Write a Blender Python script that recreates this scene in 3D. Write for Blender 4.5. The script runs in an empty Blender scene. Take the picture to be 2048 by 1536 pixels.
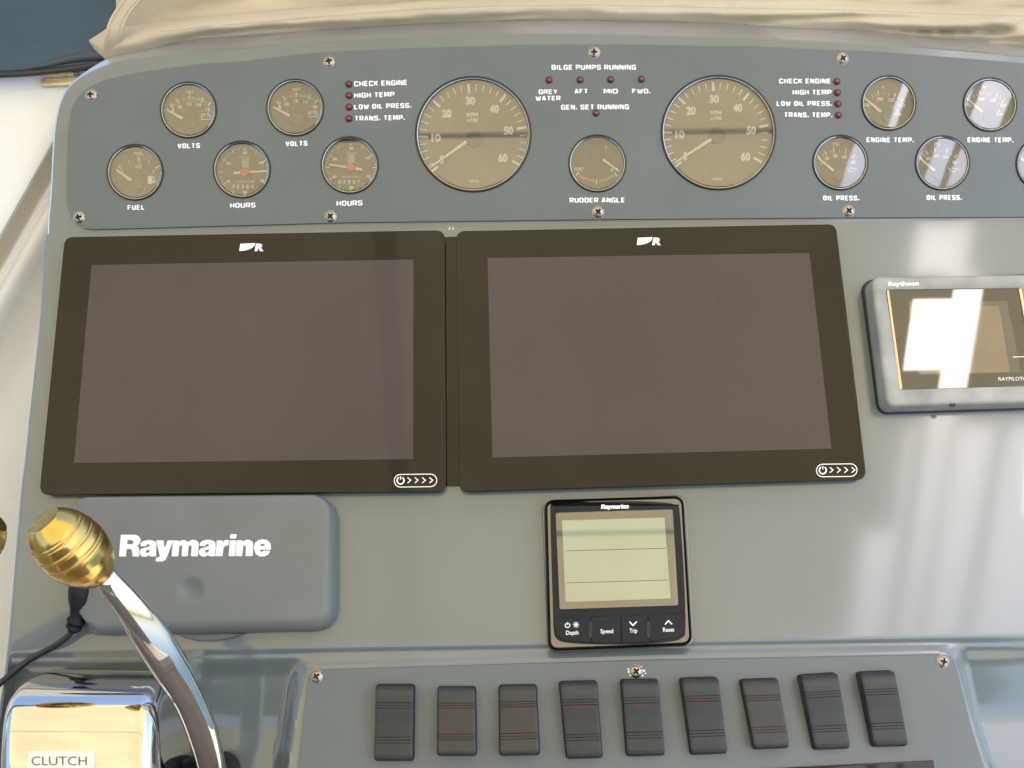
import bpy, bmesh, math, random
import numpy as np
from mathutils import Matrix, Vector
random.seed(4)
SC = bpy.context.scene
COL = SC.collection
rad = math.radians

# ------------------------------------------------------------------ camera geometry
W, H, F = 2048.0, 1536.0, 2140.0


def rx(a):
    c, s = math.cos(a), math.sin(a)
    return np.array([[1, 0, 0], [0, c, -s], [0, s, c]])


def rz(a):
    c, s = math.cos(a), math.sin(a)
    return np.array([[c, -s, 0], [s, c, 0], [0, 0, 1]])


RC = rx(rad(-15.05)) @ rz(rad(.935))
TC = np.array([-208.3, 19.65, -845.])
CAM = -RC.T @ TC                       # camera in dashboard coordinates (mm)
WM = rx(rad(38))                       # dashboard slope: dashboard coordinates -> world

cd = bpy.data.cameras.new('camera')
cd.lens = F / W * 36.0
cd.sensor_width = 36.0
cd.clip_start = 0.02
cd.clip_end = 5000
cam = bpy.data.objects.new('camera', cd)
COL.objects.link(cam)
M4 = Matrix(np.array(WM @ RC.T).tolist()).to_4x4()
M4.translation = Vector((WM @ CAM) / 1000)
cam.matrix_world = M4
SC.camera = cam
cd.dof.use_dof = True
cd.dof.focus_distance = 0.84
cd.dof.aperture_fstop = 11.0

# ------------------------------------------------------------------ sky and sun
SUN_EL, SUN_ROT = 64.8, 137.0
wd = bpy.data.worlds.new('World')
SC.world = wd
wd.use_nodes = True
bg = wd.node_tree.nodes['Background']
sk = wd.node_tree.nodes.new('ShaderNodeTexSky')
sk.sky_type = 'NISHITA'
sk.sun_disc = False
sk.sun_elevation = rad(SUN_EL)
sk.sun_rotation = rad(SUN_ROT)
sk.dust_density = 2.4
sk.ozone_density = 1.3
wd.node_tree.links.new(sk.outputs[0], bg.inputs[0])
bg.inputs[1].default_value = 0.135
sd = bpy.data.lights.new('sun', 'SUN')
sd.energy = 3.6
sd.angle = rad(0.5)
sd.color = (1.0, .95, .86)
sun = bpy.data.objects.new('sun', sd)
COL.objects.link(sun)
sdir = Vector((math.sin(rad(SUN_ROT)) * math.cos(rad(SUN_EL)), math.cos(rad(SUN_ROT)) * math.cos(rad(SUN_EL)), math.sin(rad(SUN_EL))))
sun.rotation_euler = sdir.to_track_quat('Z', 'Y').to_euler()
sun.location = sdir * 5

vs = SC.view_settings
vs.view_transform = 'Standard'
vs.look = 'None'
vs.gamma = 1
vs.use_curve_mapping = False
vs.exposure = 1.75
SC.cycles.max_bounces = 10
SC.cycles.transparent_max_bounces = 12
SC.cycles.sample_clamp_indirect = 6


# ------------------------------------------------------------------ frames (planes the things stand on)
class Frame:
    def __init__(s, O, X, Y, Z):
        s.O = np.array(O, float)
        s.A = np.array([X, Y, Z], float).T      # columns: axes in dashboard coordinates

    def at(s, px, py, h=0.0):
        """point of this plane (raised by h mm) that lies on the sight line of a photo pixel"""
        d = RC.T @ np.array([(px - W / 2) / F, -(py - H / 2) / F, -1.0])
        n = s.A[:, 2]
        t = (n @ (s.O - CAM) + h) / (n @ d)
        q = s.A.T @ (CAM + t * d - s.O)
        return (float(q[0]), float(q[1]), float(q[2]))

    def world(s, p):
        return WM @ (s.O + s.A @ np.array(p, float)) / 1000

    def rot(s):
        return Matrix(np.array(WM @ s.A).tolist())


F0 = Frame((0, 0, 0), (1, 0, 0), (0, 1, 0), (0, 0, 1))
V0 = F0.at(1000, 455)[1]
B = rad(15)
F1 = Frame((0, V0, 0), (1, 0, 0), (0, math.cos(B), math.sin(B)), (0, -math.sin(B), math.cos(B)))
FW = Frame((0, 0, 0), WM.T[:, 0], WM.T[:, 1], WM.T[:, 2])     # world-aligned


# ------------------------------------------------------------------ materials
def nt(name):
    m = bpy.data.materials.new(name)
    m.use_nodes = True
    t = m.node_tree
    return m, t, t.nodes['Principled BSDF'], t.nodes.new('ShaderNodeTexCoord')


def mat(name, col, rough=.5, metal=0., var=.0, vscale=8., bump=0., bscale=400., rvar=0., specks=0., spec=None, ior=None, coat=0.,
        stretch=(1, 1, 1), trans=0.):
    m, t, b, tc = nt(name)
    L = t.links
    b.inputs['Base Color'].default_value = (*col, 1)
    b.inputs['Roughness'].default_value = rough
    b.inputs['Metallic'].default_value = metal
    if ior: b.inputs['IOR'].default_value = ior
    if spec is not None: b.inputs['Specular IOR Level'].default_value = spec
    if coat:
        b.inputs['Coat Weight'].default_value = coat
        b.inputs['Coat Roughness'].default_value = .085
        b.inputs['Coat IOR'].default_value = 1.5 if coat < 1 else 1.62
    if trans: b.inputs['Transmission Weight'].default_value = trans
    mp = t.nodes.new('ShaderNodeMapping')
    mp.inputs['Scale'].default_value = stretch
    L.new(tc.outputs['Object'], mp.inputs[0])
    cur = None
    if var:
        n = t.nodes.new('ShaderNodeTexNoise')
        n.inputs['Scale'].default_value = vscale
        n.inputs['Detail'].default_value = 5
        L.new(mp.outputs[0], n.inputs['Vector'])
        mr = t.nodes.new('ShaderNodeMapRange')
        mr.inputs[1].default_value, mr.inputs[2].default_value = .3, .7
        mr.inputs[3].default_value, mr.inputs[4].default_value = 1 - var, 1 + var
        L.new(n.outputs['Fac'], mr.inputs[0])
        mx = t.nodes.new('ShaderNodeVectorMath')
        mx.operation = 'SCALE'
        mx.inputs[0].default_value = col
        L.new(mr.outputs[0], mx.inputs['Scale'])
        cur = mx.outputs[0]
    if specks:
        v = t.nodes.new('ShaderNodeTexVoronoi')
        v.inputs['Scale'].default_value = 150 if ior else 230
        L.new(mp.outputs[0], v.inputs['Vector'])
        v2 = t.nodes.new('ShaderNodeTexNoise')
        v2.inputs['Scale'].default_value = 60
        L.new(mp.outputs[0], v2.inputs['Vector'])
        lt = t.nodes.new('ShaderNodeMath')
        lt.operation = 'LESS_THAN'
        L.new(v.outputs['Distance'], lt.inputs[0])
        th = t.nodes.new('ShaderNodeMapRange')
        th.inputs[1].default_value, th.inputs[2].default_value = .52, .75
        th.inputs[3].default_value, th.inputs[4].default_value = 0, .075 * specks
        L.new(v2.outputs['Fac'], th.inputs[0])
        L.new(th.outputs[0], lt.inputs[1])
        mc = t.nodes.new('ShaderNodeMix')
        mc.data_type = 'RGBA'
        if cur: L.new(cur, mc.inputs['A'])
        else: mc.inputs['A'].default_value = (*col, 1)
        mc.inputs['B'].default_value = (.55, .53, .48, 1)
        L.new(lt.outputs[0], mc.inputs['Factor'])
        cur = mc.outputs['Result']
    if cur: L.new(cur, b.inputs['Base Color'])
    if rvar:
        n = t.nodes.new('ShaderNodeTexNoise')
        n.inputs['Scale'].default_value = vscale * 2.3
        n.inputs['Detail'].default_value = 6
        L.new(mp.outputs[0], n.inputs['Vector'])
        mr = t.nodes.new('ShaderNodeMapRange')
        mr.inputs[1].default_value, mr.inputs[2].default_value = .3, .7
        mr.inputs[3].default_value, mr.inputs[4].default_value = max(0, rough - rvar), rough + rvar
        L.new(n.outputs['Fac'], mr.inputs[0])
        L.new(mr.outputs[0], b.inputs['Roughness'])
    if bump:
        n = t.nodes.new('ShaderNodeTexNoise')
        n.inputs['Scale'].default_value = bscale
        n.inputs['Detail'].default_value = 3
        L.new(mp.outputs[0], n.inputs['Vector'])
        bp = t.nodes.new('ShaderNodeBump')
        bp.inputs['Strength'].default_value = bump
        bp.inputs['Distance'].default_value = .001
        L.new(n.outputs['Fac'], bp.inputs['Height'])
        L.new(bp.outputs[0], b.inputs['Normal'])
    return m


def glassmat(name, refl=1.0, tint=(1, 1, 1), rough=.015):
    """thin clear pane: passes what is behind it, mirrors by Fresnel"""
    m = bpy.data.materials.new(name)
    m.use_nodes = True
    t = m.node_tree
    for n in list(t.nodes):
        if n.type != 'OUTPUT_MATERIAL': t.nodes.remove(n)
    out = [n for n in t.nodes if n.type == 'OUTPUT_MATERIAL'][0]
    tr = t.nodes.new('ShaderNodeBsdfTransparent')
    tr.inputs[0].default_value = (*tint, 1)
    gl = t.nodes.new('ShaderNodeBsdfGlossy')
    gl.inputs['Roughness'].default_value = rough
    fr = t.nodes.new('ShaderNodeFresnel')
    fr.inputs[0].default_value = 1.5
    mu = t.nodes.new('ShaderNodeMath')
    mu.operation = 'MULTIPLY'
    mu.use_clamp = True
    mu.inputs[1].default_value = refl
    tc = t.nodes.new('ShaderNodeTexCoord')
    no = t.nodes.new('ShaderNodeTexNoise')
    no.inputs['Scale'].default_value = 25
    t.links.new(tc.outputs['Object'], no.inputs['Vector'])
    mr = t.nodes.new('ShaderNodeMapRange')
    mr.inputs[3].default_value, mr.inputs[4].default_value = rough * .6, rough * 1.8
    t.links.new(no.outputs['Fac'], mr.inputs[0])
    t.links.new(mr.outputs[0], gl.inputs['Roughness'])
    mx = t.nodes.new('ShaderNodeMixShader')
    t.links.new(fr.outputs[0], mu.inputs[0])
    t.links.new(mu.outputs[0], mx.inputs[0])
    t.links.new(tr.outputs[0], mx.inputs[1])
    t.links.new(gl.outputs[0], mx.inputs[2])
    t.links.new(mx.outputs[0], out.inputs[0])
    return m


def clothmat(name, col, tcol, wt, weave=1400.):
    """woven canvas: diffuse plus light passing through"""
    m, t, b, tc = nt(name)
    b.inputs['Base Color'].default_value = (*col, 1)
    b.inputs['Roughness'].default_value = .9
    b.inputs['Specular IOR Level'].default_value = .15
    out = [n for n in t.nodes if n.type == 'OUTPUT_MATERIAL'][0]
    n = t.nodes.new('ShaderNodeTexNoise')
    n.inputs['Scale'].default_value = 6
    n.inputs['Detail'].default_value = 6
    t.links.new(tc.outputs['Object'], n.inputs['Vector'])
    mr = t.nodes.new('ShaderNodeMapRange')
    mr.inputs[1].default_value, mr.inputs[2].default_value = .3, .7
    mr.inputs[3].default_value, mr.inputs[4].default_value = .9, 1.08
    t.links.new(n.outputs['Fac'], mr.inputs[0])
    sc = t.nodes.new('ShaderNodeVectorMath')
    sc.operation = 'SCALE'
    sc.inputs[0].default_value = col
    t.links.new(mr.outputs[0], sc.inputs['Scale'])
    t.links.new(sc.outputs[0], b.inputs['Base Color'])
    n2 = t.nodes.new('ShaderNodeTexNoise')
    n2.inputs['Scale'].default_value = weave
    t.links.new(tc.outputs['Object'], n2.inputs['Vector'])
    bp = t.nodes.new('ShaderNodeBump')
    bp.inputs['Strength'].default_value = .25
    bp.inputs['Distance'].default_value = .0006
    t.links.new(n2.outputs['Fac'], bp.inputs['Height'])
    t.links.new(bp.outputs[0], b.inputs['Normal'])
    n3 = t.nodes.new('ShaderNodeTexNoise')
    n3.inputs['Scale'].default_value = 38
    n3.inputs['Detail'].default_value = 4
    n3.inputs['Distortion'].default_value = 1.2
    t.links.new(tc.outputs['Object'], n3.inputs['Vector'])
    b2 = t.nodes.new('ShaderNodeBump')
    b2.inputs['Strength'].default_value = .35
    b2.inputs['Distance'].default_value = .004
    t.links.new(n3.outputs['Fac'], b2.inputs['Height'])
    t.links.new(bp.outputs[0], b2.inputs['Normal'])
    t.links.new(b2.outputs[0], b.inputs['Normal'])
    if wt:
        tl = t.nodes.new('ShaderNodeBsdfTranslucent')
        n4 = t.nodes.new('ShaderNodeTexNoise')
        n4.inputs['Scale'].default_value = 1.7
        n4.inputs['Detail'].default_value = 4
        t.links.new(tc.outputs['Object'], n4.inputs['Vector'])
        m4 = t.nodes.new('ShaderNodeMapRange')
        m4.inputs[1].default_value, m4.inputs[2].default_value = .3, .7
        m4.inputs[3].default_value, m4.inputs[4].default_value = .82, 1.12
        t.links.new(n4.outputs['Fac'], m4.inputs[0])
        s4 = t.nodes.new('ShaderNodeVectorMath')
        s4.operation = 'SCALE'
        s4.inputs[0].default_value = tcol
        t.links.new(m4.outputs[0], s4.inputs['Scale'])
        t.links.new(s4.outputs[0], tl.inputs[0])
        mx = t.nodes.new('ShaderNodeMixShader')
        mx.inputs[0].default_value = wt
        t.links.new(b.outputs[0], mx.inputs[1])
        t.links.new(tl.outputs[0], mx.inputs[2])
        t.links.new(mx.outputs[0], out.inputs[0])
    return m


MT = {}
MT['gelcoat'] = mat('grey_gelcoat', (.130, .162, .162), .28, var=.05, vscale=7, bump=.02, bscale=22, rvar=.0, specks=.8, coat=1.0)
MT['trim'] = mat('polished_edge', (.66, .66, .68), .13, metal=.7, var=.03, bump=.02, bscale=40)
MT['panel'] = mat('matt_panel', (.126, .150, .147), .40, var=.05, vscale=12, bump=.10, bscale=900, specks=1.0)
MT['cover'] = mat('cover_plastic', (.150, .168, .158), .45, var=.05, vscale=30, bump=.12, bscale=1400, specks=.35)
MT['white_print'] = mat('white_print', (.92, .92, .90), .5, var=.03)
MT['dial_print'] = mat('cream_print', (.95, .93, .85), .6, var=.03)
MT['dial_dim'] = mat('dim_print', (.82, .78, .68), .6)
MT['dial'] = mat('dial_with_glare', (.095, .09, .074), .55, var=.15, vscale=60)  # black dial lightened to tan: glare on the glass put into the colour
MT['dial_dark'] = mat('dial_hub', (.12, .11, .088), .5)
MT['tach'] = mat('tachometer_with_glare', (.21, .185, .14), .5, var=.1, vscale=30)  # black face lifted to khaki, the canopy's reflection painted into it
MT['bezel'] = mat('black_bezel', (.012, .012, .013), .12, var=.1, vscale=40)
MT['chrome_ring'] = mat('bright_ring', (.42, .42, .40), .15, metal=1, rvar=.05)
MT['glass'] = glassmat('gauge_glass', 5.0)
MT['glass_lcd'] = glassmat('lcd_glass', 4.5)
MT['needle'] = mat('needle_white', (.95, .92, .80), .4, var=.02)
MT['red'] = mat('red_paint', (.75, .10, .06), .4, var=.05)
MT['dial_red'] = mat('red_print', (.62, .13, .08), .6, var=.05)
MT['dial_green'] = mat('green_print', (.10, .42, .24), .6, var=.05)
MT['lamp_red'] = mat('red_lens', (.22, .010, .018), .12, var=.1, vscale=300, coat=.6)
MT['dark_red'] = mat('red_marker', (.12, .011, .009), .5, var=.25, vscale=400)
MT['steel'] = mat('stainless_steel', (.40, .34, .28), .30, metal=1, var=.25, vscale=500, rvar=.12)
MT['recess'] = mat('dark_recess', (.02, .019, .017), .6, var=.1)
MT['black_glass'] = mat('black_glass', (.004, .0035, .0025), .035, var=.2, vscale=3, specks=.45, ior=1.44)
MT['lcd_off'] = mat('unlit_screen', (.058, .045, .047), .06, var=.08, vscale=4, specks=.45, ior=1.47)
MT['black_plastic'] = mat('black_plastic', (.012, .013, .016), .45, spec=.25, var=.2, vscale=60, bump=.12, bscale=1500)
MT['rocker'] = mat('rocker_plastic', (.032, .034, .031), .42, var=.14, vscale=80, bump=.22, bscale=1800, specks=.25)
MT['old_grey'] = mat('weathered_grey', (.33, .33, .29), .42, var=.22, vscale=45, bump=.15, bscale=500, specks=.8)
MT['gasket'] = mat('black_gasket', (.012, .012, .013), .35, var=.2)
MT['orange'] = mat('copper_trim', (.72, .42, .24), .3, metal=.6, var=.1)
MT['coated'] = mat('coated_glass', (.012, .012, .012), .02, var=.1, ior=2.0)
MT['coated_lcd'] = mat('coated_screen', (.16, .12, .07), .03, var=.12, vscale=40, ior=2.0)
MT['coated_rim'] = mat('coated_screen_rim', (.055, .06, .045), .03, var=.12, vscale=40, ior=2.0)
MT['lcd_green'] = mat('pale_green_lcd', (.58, .70, .58), .25, var=.03, vscale=30)
MT['lcd_frame'] = mat('lcd_frame', (.15, .14, .12), .10, var=.05)
MT['pewter'] = mat('pewter_paint', (.20, .19, .17), .22, metal=.6, var=.05, rvar=.04)
MT['print_dark'] = mat('dark_print', (.03, .03, .035), .5)
MT['chrome'] = mat('chrome', (.62, .605, .58), .035, metal=1, var=.02, bump=.02, bscale=25)
MT['brass'] = mat('polished_brass', (.64, .43, .13), .22, metal=1, var=.12, vscale=25, rvar=.06, bump=.05, bscale=120)
MT['brass_dark'] = mat('aged_brass', (.30, .20, .06), .35, metal=1, var=.3, vscale=300)
MT['sticker'] = mat('label_tape', (.82, .82, .74), .4, var=.03)
MT['cable'] = mat('cable_rubber', (.020, .022, .022), .35, var=.2, bump=.1)
MT['white'] = mat('white_gelcoat', (.86, .86, .82), .3, var=.04, vscale=5, rvar=.08)
MT['cream'] = mat('cream_trim', (.62, .55, .40), .45, var=.05, vscale=8)
MT['blue_pane'] = mat('blue_gelcoat', (.018, .058, .095), .35, var=.12, vscale=12, specks=1.2, stretch=(1, 6, 1))
MT['rubber'] = mat('brown_rubber', (.035, .028, .018), .5, var=.2)
MT['seal_grey'] = mat('grey_seal', (.06, .065, .065), .5, var=.15)
MT['hinge'] = mat('hinge_steel', (.66, .55, .38), .3, metal=.85, var=.15, vscale=90)
MT['canvas'] = clothmat('beige_canvas', (.57, .49, .35), (.5, .4, .25), 0)
MT['canopy'] = clothmat('canopy_canvas', (.58, .50, .35), (.62, .51, .30), .55, 300)
MT['canopy_band'] = clothmat('canopy_webbing', (.55, .47, .33), (.50, .41, .24), .5, 300)
MT['tube'] = mat('canopy_tube', (.8, .78, .72), .4, var=.1)
MT['deck'] = mat('deck_floor', (.42, .38, .30), .6, var=.12, vscale=4)
MT['strap_dark'] = mat('strap_webbing', (.35, .33, .28), .8, var=.1)
MT['vinyl'] = mat('brown_vinyl', (.24, .20, .17), .5, var=.12, bump=.1)
MT['curtain'] = mat('tan_curtain', (.30, .26, .21), .85, var=.1, vscale=3)
MT['cabin'] = mat('added_wall_paint', (.45, .43, .38), .5, var=.06, vscale=3)
MT['water'] = mat('sea_water', (.02, .05, .06), .12, bump=.5, bscale=1.5, var=.1, vscale=.05)
MT['scuff'] = mat('bare_metal_scuff', (.72, .70, .62), .35, metal=.3, var=.25, vscale=200)
MT['thread'] = mat('thread', (.30, .25, .17), .9, var=.1)


# ------------------------------------------------------------------ object helpers
class Thing:
    """an Empty at the thing's base (frame-aligned) that parents its parts"""

    def __init__(s, name, label, cat, fr, org=(0, 0, 0), group=None, kind=None, tilt=None):
        s.fr, s.org = fr, np.array(org, float)
        o = s.o = bpy.data.objects.new(name, None)
        o.empty_display_size = .01
        COL.objects.link(o)
        m = fr.rot()
        if tilt: m = m @ Matrix.Rotation(tilt[0], 3, 'X') @ Matrix.Rotation(tilt[1], 3, 'Y')
        m = m.to_4x4()
        m.translation = Vector(fr.world(org))
        o.matrix_world = m
        o['label'], o['category'] = label, cat
        if group: o['group'] = group
        if kind: o['kind'] = kind

    def part(s, name, vf, m, parent=None, smooth=False, ang=35, label=None, kind=None, up=0):
        v, f = vf
        me = bpy.data.meshes.new(name)
        me.from_pydata([tuple((np.array(p, float) - s.org) / 1000) for p in v], [], f)
        me.validate()
        bm = bmesh.new()
        bm.from_mesh(me)
        bmesh.ops.recalc_face_normals(bm, faces=bm.faces)
        if any(e.is_boundary for e in bm.edges):      # open surface: face the viewer's side
            cl = Vector(((s.fr.A.T @ (CAM - s.fr.O)) - s.org) / 1000)
            if up: cl = Vector((0, 0, up))
            if sum((cl - f.calc_center_median()).dot(f.normal) * f.calc_area() for f in bm.faces) < 0:
                bmesh.ops.reverse_faces(bm, faces=bm.faces)
        bm.to_mesh(me)
        bm.free()
        if smooth:
            me.shade_smooth()
            me.set_sharp_from_angle(angle=rad(ang))
        me.materials.append(MT[m])
        o = bpy.data.objects.new(name, me)
        COL.objects.link(o)
        o.parent = parent or s.o
        if label: o['label'] = label
        if kind: o['kind'] = kind
        return o


def join(*vfs):
    V, Fc = [], []
    for v, f in vfs:
        n = len(V)
        V += list(v)
        Fc += [tuple(i + n for i in q) for q in f]
    return V, Fc


def rpoly(c, r, n=5):
    """polygon with rounded corners; r one radius or one per corner (same units as c)"""
    out = []
    k = len(c)
    rr = r if isinstance(r, (list, tuple)) else [r] * k
    for i in range(k):
        p, a, b = np.array(c[i], float), np.array(c[i - 1], float), np.array(c[(i + 1) % k], float)
        u, w = (a - p) / np.linalg.norm(a - p), (b - p) / np.linalg.norm(b - p)
        if rr[i] <= 0:
            out.append(tuple(p))
            continue
        cs = max(-.999, min(.999, float(u @ w)))
        half = math.acos(cs) / 2
        t = rr[i] / math.tan(half)
        t = min(t, .48 * np.linalg.norm(a - p), .48 * np.linalg.norm(b - p))
        p0, p2 = p + u * t, p + w * t
        for j in range(n + 1):
            q = j / n
            out.append(tuple((1 - q) ** 2 * p0 * 1 + 2 * q * (1 - q) * (p * .86 + (p0 + p2) * .07) + q * q * p2))
    return out


def inset(poly, d):
    """move a closed 2D polygon inwards by d (sign-safe)"""
    P = np.array([q[:2] for q in poly], float)
    n = len(P)
    area = sum(P[i][0] * P[(i + 1) % n][1] - P[(i + 1) % n][0] * P[i][1] for i in range(n))
    sg = 1 if area > 0 else -1
    out = []
    for i in range(n):
        a, b = P[i] - P[i - 1], P[(i + 1) % n] - P[i]
        a = a / (np.linalg.norm(a) + 1e-9)
        b = b / (np.linalg.norm(b) + 1e-9)
        na, nb = np.array([-a[1], a[0]]) * sg, np.array([-b[1], b[0]]) * sg
        m = na + nb
        m = m / (np.linalg.norm(m) + 1e-9)
        out.append(tuple(P[i] + m * d / max(.5, float(m @ na))))
    return out


def loft(rows, cap0=False, cap1=True, closed=True):
    n = len(rows[0])
    V = [p for r in rows for p in r]
    Fc = []
    for i in range(len(rows) - 1):
        for j in range(n if closed else n - 1):
            k = (j + 1) % n
            Fc.append((i * n + j, i * n + k, (i + 1) * n + k, (i + 1) * n + j))
    if cap0: Fc.append(tuple(reversed(range(n))))
    if cap1: Fc.append(tuple(range((len(rows) - 1) * n, len(rows) * n)))
    return V, Fc


def plate(poly, h0, h1, b=0.6, seg=3):
    rows = [[(x, y, h0) for x, y, *_ in poly], [(x, y, h1 - b) for x, y, *_ in poly]]
    for i in range(1, seg + 1):
        a = i / seg * math.pi / 2
        q = inset(poly, b * (1 - math.cos(a)))
        rows.append([(x, y, h1 - b + b * math.sin(a)) for x, y in q])
    rows.append([(x, y, h1) for x, y in inset(poly, b + .25)])
    return loft(rows)


def pxpoly(fr, pts, h):
    return [fr.at(x, y, h) for x, y in pts]


def band(outer, inner, h0, h1, b=.4):
    """ring between two loops of the same point count"""
    rows = [[(x, y, h0) for x, y, *_ in outer], [(x, y, h1 - b) for x, y, *_ in outer], [(x, y, h1) for x, y in inset(outer, b)],
            [(x, y, h1) for x, y in inset(inner, -b)], [(x, y, h1 - b) for x, y, *_ in inner], [(x, y, h0) for x, y, *_ in inner]]
    return loft(rows, cap1=False)


def lathe(c, prof, n=48, ax=None):
    """prof: (radius, height) list around the z axis at c"""
    rows = []
    for r, z in prof:
        rows.append([(c[0] + r * math.cos(2 * math.pi * i / n), c[1] + r * math.sin(2 * math.pi * i / n), c[2] + z) for i in range(n)])
    return loft(rows, cap0=False, cap1=prof[-1][0] < .1)


def lathe_axis(c, axis, prof, n=64):
    a = Vector(axis).normalized()
    u = a.orthogonal().normalized()
    w = a.cross(u)
    c = Vector(c)
    rows = []
    for r, s in prof:
        rows.append([tuple(c + a * s + (u * math.cos(2 * math.pi * i / n) + w * math.sin(2 * math.pi * i / n)) * r) for i in range(n)])
    return loft(rows, cap0=True, cap1=True)


def tube(path, r, n=12, caps=True):
    P = [Vector(p) for p in path]
    rows = []
    up = Vector((0.03, 0.1, 1))
    for i, p in enumerate(P):
        t = (P[min(i + 1, len(P) - 1)] - P[max(i - 1, 0)]).normalized()
        u = t.cross(up).normalized()
        w = u.cross(t)
        ri = r[i] if isinstance(r, (list, tuple)) else r
        rows.append([tuple(p + (u * math.cos(2 * math.pi * k / n) + w * math.sin(2 * math.pi * k / n)) * ri) for k in range(n)])
    return loft(rows, cap0=caps, cap1=caps)


def spline(pts, n=8):
    """Catmull-Rom through points of any dimension"""
    P = [np.array(p, float) for p in pts]
    P = [2 * P[0] - P[1]] + P + [2 * P[-1] - P[-2]]
    out = []
    for i in range(1, len(P) - 2):
        for j in range(n):
            t = j / n
            out.append(tuple(.5 * (2 * P[i] + (P[i + 1] - P[i - 1]) * t + (2 * P[i - 1] - 5 * P[i] + 4 * P[i + 1] - P[i + 2]) * t * t
                                   + (3 * P[i] - P[i - 1] - 3 * P[i + 1] + P[i + 2]) * t ** 3)))
    out.append(tuple(P[-2]))
    return out


def circ(cx, cy, r, n=32, a0=0, a1=2 * math.pi):
    m = n if abs(a1 - a0 - 2 * math.pi) < 1e-6 else n + 1
    return [(cx + r * math.cos(a0 + (a1 - a0) * i / n), cy - r * math.sin(a0 + (a1 - a0) * i / n)) for i in range(m)]


def box(x0, x1, y0, y1, z0, z1):
    return ([(x, y, z) for z in (z0, z1) for x, y in ((x0, y0), (x1, y0), (x1, y1), (x0, y1))],
            [(0, 3, 2, 1), (4, 5, 6, 7), (0, 1, 5, 4), (1, 2, 6, 5), (2, 3, 7, 6), (3, 0, 4, 7)])


def curve_fill(loops, h0, h1, bev=.4):
    """flat plate with holes through a filled 2D curve"""
    cu = bpy.data.curves.new('tmp', 'CURVE')
    cu.dimensions = '2D'
    cu.fill_mode = 'BOTH'
    for lp in loops:
        sp = cu.splines.new('POLY')
        sp.points.add(len(lp) - 1)
        for i, q in enumerate(lp): sp.points[i].co = (q[0], q[1], 0, 1)
        sp.use_cyclic_u = True
    if h1 - h0 > .01:
        cu.extrude = (h1 - h0) / 2 - bev
        cu.bevel_depth = bev
        cu.bevel_resolution = 2
        cu.offset = -bev
    o = bpy.data.objects.new('tmp', cu)
    COL.objects.link(o)
    dg = bpy.context.evaluated_depsgraph_get()
    me = bpy.data.meshes.new_from_object(o.evaluated_get(dg))
    V = [(v.co.x, v.co.y, v.co.z + (h0 + h1) / 2) for v in me.vertices]
    Fc = [tuple(p.vertices) for p in me.polygons]
    bpy.data.objects.remove(o)
    bpy.data.meshes.remove(me)
    return V, Fc


# ------------------------------------------------------------------ flat print (all in photo pixels, laid on a plane)
def flat(polys, fr, h):
    V, Fc = [], []
    for k, p in enumerate(polys):
        n = len(V)
        V += [fr.at(x, y, h + .012 * (k % 4)) for x, y in p]
        Fc.append(tuple(range(n, n + len(p))))
    return V, Fc


def strip(pts, w, closed=False, wh=None):
    """quads of a mitred line of width w (wh: thickness of its horizontals)"""
    sc = np.array([1.0, (wh or w) / w])
    P = [np.array(p, float) for p in pts]
    n = len(P)
    L, R = [], []
    for i in range(n):
        if closed: a, b = P[i] - P[i - 1], P[(i + 1) % n] - P[i]
        else:
            a = P[i] - P[i - 1] if i else P[1] - P[0]
            b = P[i + 1] - P[i] if i < n - 1 else P[-1] - P[-2]
        a, b = a / (np.linalg.norm(a) + 1e-9), b / (np.linalg.norm(b) + 1e-9)
        na, nb = np.array([-a[1], a[0]]), np.array([-b[1], b[0]])
        m = (na + nb) / (np.linalg.norm(na + nb) + 1e-9)
        k = w / 2 / max(.6, float(m @ na))
        L.append(P[i] + m * k * sc)
        R.append(P[i] - m * k * sc)
    return [[tuple(L[i]), tuple(L[(i + 1) % n]), tuple(R[(i + 1) % n]), tuple(R[i])] for i in range(n if closed else n - 1)]


def strip_mesh(lines, w, fr, h, closed=False):
    """lines welded per polyline so neighbouring quads share edges; each line a touch higher than the last"""
    out = []
    for k, pts in enumerate(lines):
        out.append(flat_const(strip(pts, w, closed), fr, h + .015 * (k % 5)))
    return join(*out)


def flat_const(polys, fr, h):
    V, Fc = [], []
    for p in polys:
        n = len(V)
        V += [fr.at(x, y, h) for x, y in p]
        Fc.append(tuple(range(n, n + len(p))))
    return V, Fc


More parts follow.
